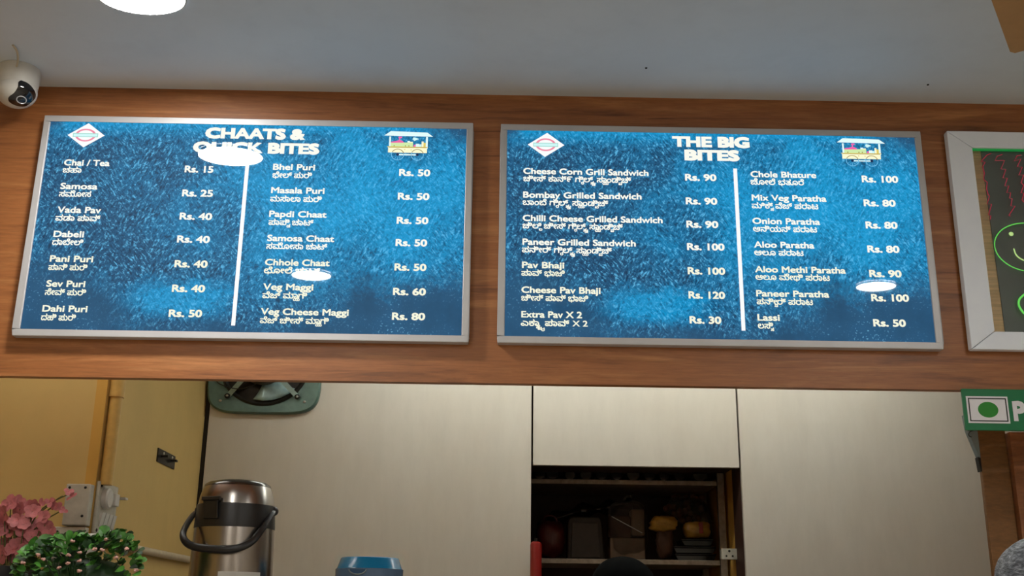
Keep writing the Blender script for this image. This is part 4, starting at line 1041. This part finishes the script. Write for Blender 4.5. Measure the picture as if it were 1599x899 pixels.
# row of jars and bottles lying on the upper shelf
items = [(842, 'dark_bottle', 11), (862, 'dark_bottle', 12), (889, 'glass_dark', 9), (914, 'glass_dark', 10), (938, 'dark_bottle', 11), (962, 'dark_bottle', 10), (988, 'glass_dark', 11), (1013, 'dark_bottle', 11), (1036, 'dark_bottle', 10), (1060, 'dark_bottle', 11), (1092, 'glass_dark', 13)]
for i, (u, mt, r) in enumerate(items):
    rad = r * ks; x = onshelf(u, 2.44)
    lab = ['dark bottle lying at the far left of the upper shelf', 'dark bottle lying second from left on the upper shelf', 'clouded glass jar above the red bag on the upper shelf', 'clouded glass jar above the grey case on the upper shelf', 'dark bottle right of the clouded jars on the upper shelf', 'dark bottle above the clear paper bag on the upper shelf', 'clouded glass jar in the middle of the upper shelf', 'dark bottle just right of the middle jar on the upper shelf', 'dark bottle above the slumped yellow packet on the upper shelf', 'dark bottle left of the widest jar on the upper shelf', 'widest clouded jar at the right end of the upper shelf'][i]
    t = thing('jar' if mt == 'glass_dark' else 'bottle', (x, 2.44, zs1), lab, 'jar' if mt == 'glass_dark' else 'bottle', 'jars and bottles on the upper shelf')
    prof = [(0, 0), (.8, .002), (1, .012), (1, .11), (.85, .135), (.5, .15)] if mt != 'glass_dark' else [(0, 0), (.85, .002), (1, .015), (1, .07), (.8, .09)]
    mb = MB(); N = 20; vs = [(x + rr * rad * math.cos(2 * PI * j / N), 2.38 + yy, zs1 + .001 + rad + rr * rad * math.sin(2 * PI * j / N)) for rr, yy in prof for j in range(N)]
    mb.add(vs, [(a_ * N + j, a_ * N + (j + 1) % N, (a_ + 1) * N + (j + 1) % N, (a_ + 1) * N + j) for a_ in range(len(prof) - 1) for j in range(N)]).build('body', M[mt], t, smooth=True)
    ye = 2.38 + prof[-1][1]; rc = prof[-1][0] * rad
    MB().tube([(x, ye, zs1 + .001 + rad), (x, ye + .025, zs1 + .001 + rad)], rc, 16).build('cap', M['dark_metal'], t, smooth=True)
# socket on the yellow niche wall
xw_ = xb + .006
def nside(u, v):
    d = fwd + rgt * ((u - W / 2) / F) + upv * ((H / 2 - v) / F); return CAM + d * ((xw_ - CAM.x) / d.x)
ysk = 2.17; a = at(1129, 856, ysk); b = at(1154, 873.5, ysk)
x1s = xw_ - .001; x0s = x1s - (b.x - a.x)
t = thing('wall_socket', (x0s, ysk, b.z), 'white wall socket at the lower right inside the shelf opening', 'socket')
MB().box((x0s + .004, ysk + .0105, b.z + .004), (x1s - .003, ysk + .05, a.z - .004)).build('back_box', M['old_white'], t)
MB().box((x0s, ysk, b.z), (x1s, ysk + .01, a.z)).build('plate', M['old_white'], t, bevel=.002)
for dx, dz, r in ((0, .013, .0055), (-.014, -.009, .0045), (.014, -.009, .0045)):
    p = Vector(((x0s + x1s) / 2 + dx, ysk, (a.z + b.z) / 2 + dz)); MB().tube([p - Vector((0, .0012, 0)), p], r, 12).build('pin_hole', M['sign_black'], t)
# fire extinguisher at the left of the opening
yx = 1.93; c = at(835.5, 846, yx); kx = scl(yx, 860)
t = thing('fire_extinguisher', (c.x, yx, 0), 'red cylinder standing at the left edge of the shelf opening', 'cylinder')
MB().lathe([(.034, .001), (.034, c.z - .012), (.030, c.z - .003), (.018, c.z + .002), (.006, c.z + .003)], (c.x + .004, yx, 0), 28, .72, .72).build('body', M['red'], t, smooth=True)
MB().lathe([(.007, 0), (.007, .012)], (c.x + .004, yx, c.z + .003), 12).build('valve', M['dark_metal'], t)

# ================================================================== people (only the tops of their heads reach the picture)
def skin_body(name, verts, edges, radii, mat, parent, root=0):
    me = bpy.data.meshes.new(name); me.from_pydata(verts, edges, []); o = bpy.data.objects.new(name, me); COL.objects.link(o); o.parent = parent
    md = o.modifiers.new('skin', 'SKIN'); md.use_smooth_shade = True
    for i, r in enumerate(radii):
        s_ = me.skin_vertices[0].data[i]; s_.radius = r if hasattr(r, '__len__') else (r, r); s_.use_root = (i == root)
    sb = o.modifiers.new('smooth', 'SUBSURF'); sb.levels = 2; sb.render_levels = 2
    me.materials.append(mat); return o
def person(top, hgt, facing, label, hair_mat, shirt_mat, hw=.083, hair='short'):
    t = thing('person', (top.x, top.y, 0), label, 'person'); t.rotation_euler.z = facing
    s = hgt / 1.65; hd = .215 * s                      # the figure looks along local -y
    ch = hgt - hd * .52
    V_ = [(0, 0, .90 * s), (0, .01, 1.08 * s), (0, .015, 1.24 * s), (0, .01, 1.36 * s), (0, .0, 1.42 * s), (0, -.01, 1.50 * s), (0, -.01, 1.58 * s)]
    E = [(0, 1), (1, 2), (2, 3), (3, 4), (4, 5), (5, 6)]
    Rr = [(.15 * s, .10 * s), (.135 * s, .09 * s), (.15 * s, .10 * s), (.11 * s, .07 * s), (.052 * s, .055 * s), (.066 * s, .085 * s), (.064 * s, .082 * s)]
    def chain(start, pts, rs):
        p = start
        for q4, r in zip(pts, rs): V_.append(tuple(x * s for x in q4)); Rr.append(r * s); E.append((p, len(V_) - 1)); p = len(V_) - 1
        return p
    for sg in (-1, 1):
        h_ = chain(3, [(sg * .17, .01, 1.34), (sg * .21, .02, 1.10), (sg * .20, -.10, .90), (sg * .19, -.15, .86)], [.05, .043, .03, .028])
        for f_, (dx, ln) in enumerate(((-.024, .062), (-.008, .075), (.008, .07), (.023, .058))):
            b0_ = V_[h_]; chain(h_, [((b0_[0] + sg * dx) / s, b0_[1] / s - .025, b0_[2] / s - .02), ((b0_[0] + sg * dx) / s, b0_[1] / s - .03 - ln * .4, b0_[2] / s - .025 - ln * .4), ((b0_[0] + sg * dx) / s, b0_[1] / s - .03 - ln * .6, b0_[2] / s - .03 - ln)], [.0105, .009, .0075])
        b0_ = V_[h_]; chain(h_, [(b0_[0] / s - sg * .03, b0_[1] / s - .01, b0_[2] / s - .012), (b0_[0] / s - sg * .042, b0_[1] / s - .03, b0_[2] / s - .035)], [.011, .009])
        chain(0, [(sg * .09, 0, .82), (sg * .10, -.01, .46), (sg * .10, .02, .09), (sg * .105, -.10, .035)], [.085, .056, .042, .034])
    skin_body('body', V_, E, Rr, M['skin'], t)
    fc = MB(); zc = hgt - hd * .55
    fc.ball((0, -.012, zc), (hw * .95, .098, hd * .53), 28, 18)
    fc.ball((0, -.112, zc - .012), (.013, .018, .024), 12, 8)
    for sg in (-1, 1): fc.ball((sg * hw * .97, .005, zc - .01), (.010, .02, .03), 12, 8)
    fc.ball((0, -.098, zc - .055), (.026, .010, .008), 12, 6)
    fc.build('face', M['skin'], t, smooth=True).location = (0, 0, 0)
    ey = MB()
    for sg in (-1, 1): ey.ball((sg * .032, -.097, zc + .012), (.014, .010, .008), 12, 8)
    ey.build('eyes', M['sign_black'], t, smooth=True).location = (0, 0, 0)
    hm = MB(); vs = []; fs = []; N = 40; J = 18; rn = random.Random(5)
    for j in range(J + 1):
        for i in range(N):
            a = 2 * PI * i / N; fr = max(0, -math.sin(a)); lim = 1.95 - .75 * fr ** 1.5
            th = lim * j / J; w_ = 1 + .018 * math.sin(9 * a + 4 * th) * math.sin(th) + .012 * math.sin(23 * a + 2 * th)
            vs.append((1.07 * hw * math.sin(th) * math.cos(a) * w_, .006 + .112 * math.sin(th) * math.sin(a) * w_, zc + .012 + (hgt - zc - .012) * math.cos(th) * w_))
    for j in range(J):
        for i in range(N): fs.append((j * N + i, (j + 1) * N + i, (j + 1) * N + (i + 1) % N, j * N + (i + 1) % N))
    ho = hm.add(vs, fs).build('hair', hair_mat, t, smooth=True, auto=False); ho.location = (0, 0, 0)
    sh = [(0, 0, .88), (0, .01, 1.08), (0, .015, 1.24), (0, .01, 1.37), (0, 0, 1.425), (-.175, .01, 1.345), (-.2, .018, 1.17), (.175, .01, 1.345), (.2, .018, 1.17)]
    skin_body('shirt', [tuple(x * s for x in q4) for q4 in sh], [(0, 1), (1, 2), (2, 3), (3, 4), (3, 5), (5, 6), (3, 7), (7, 8)], [(.175 * s, .125 * s), (.16 * s, .115 * s), (.17 * s, .12 * s), (.13 * s, .09 * s), .062 * s, .07 * s, .062 * s, .07 * s, .062 * s], shirt_mat, t)
    tro = [(0, 0, .93), (-.09, 0, .82), (-.10, -.01, .46), (-.10, .02, .08), (.09, 0, .82), (.10, -.01, .46), (.10, .02, .08)]
    skin_body('trousers', [tuple(x * s for x in q4) for q4 in tro], [(0, 1), (1, 2), (2, 3), (0, 4), (4, 5), (5, 6)], [(.165 * s, .12 * s), .105 * s, .078 * s, .062 * s, .105 * s, .078 * s, .062 * s], M['trouser'], t)
    return t
tp = at(972, 869, 1.45)
person(tp, tp.z, PI, 'person in the kitchen, only the top of the black hair showing before the shelves', M['black_hair'], M['shirt_blue'], .115)
tp = at(1618, 838, -.42)
person(tp, tp.z, PI, 'person with grey hair at the bottom right corner by the wood column', M['grey_hair'], M['shirt_check'], .088)
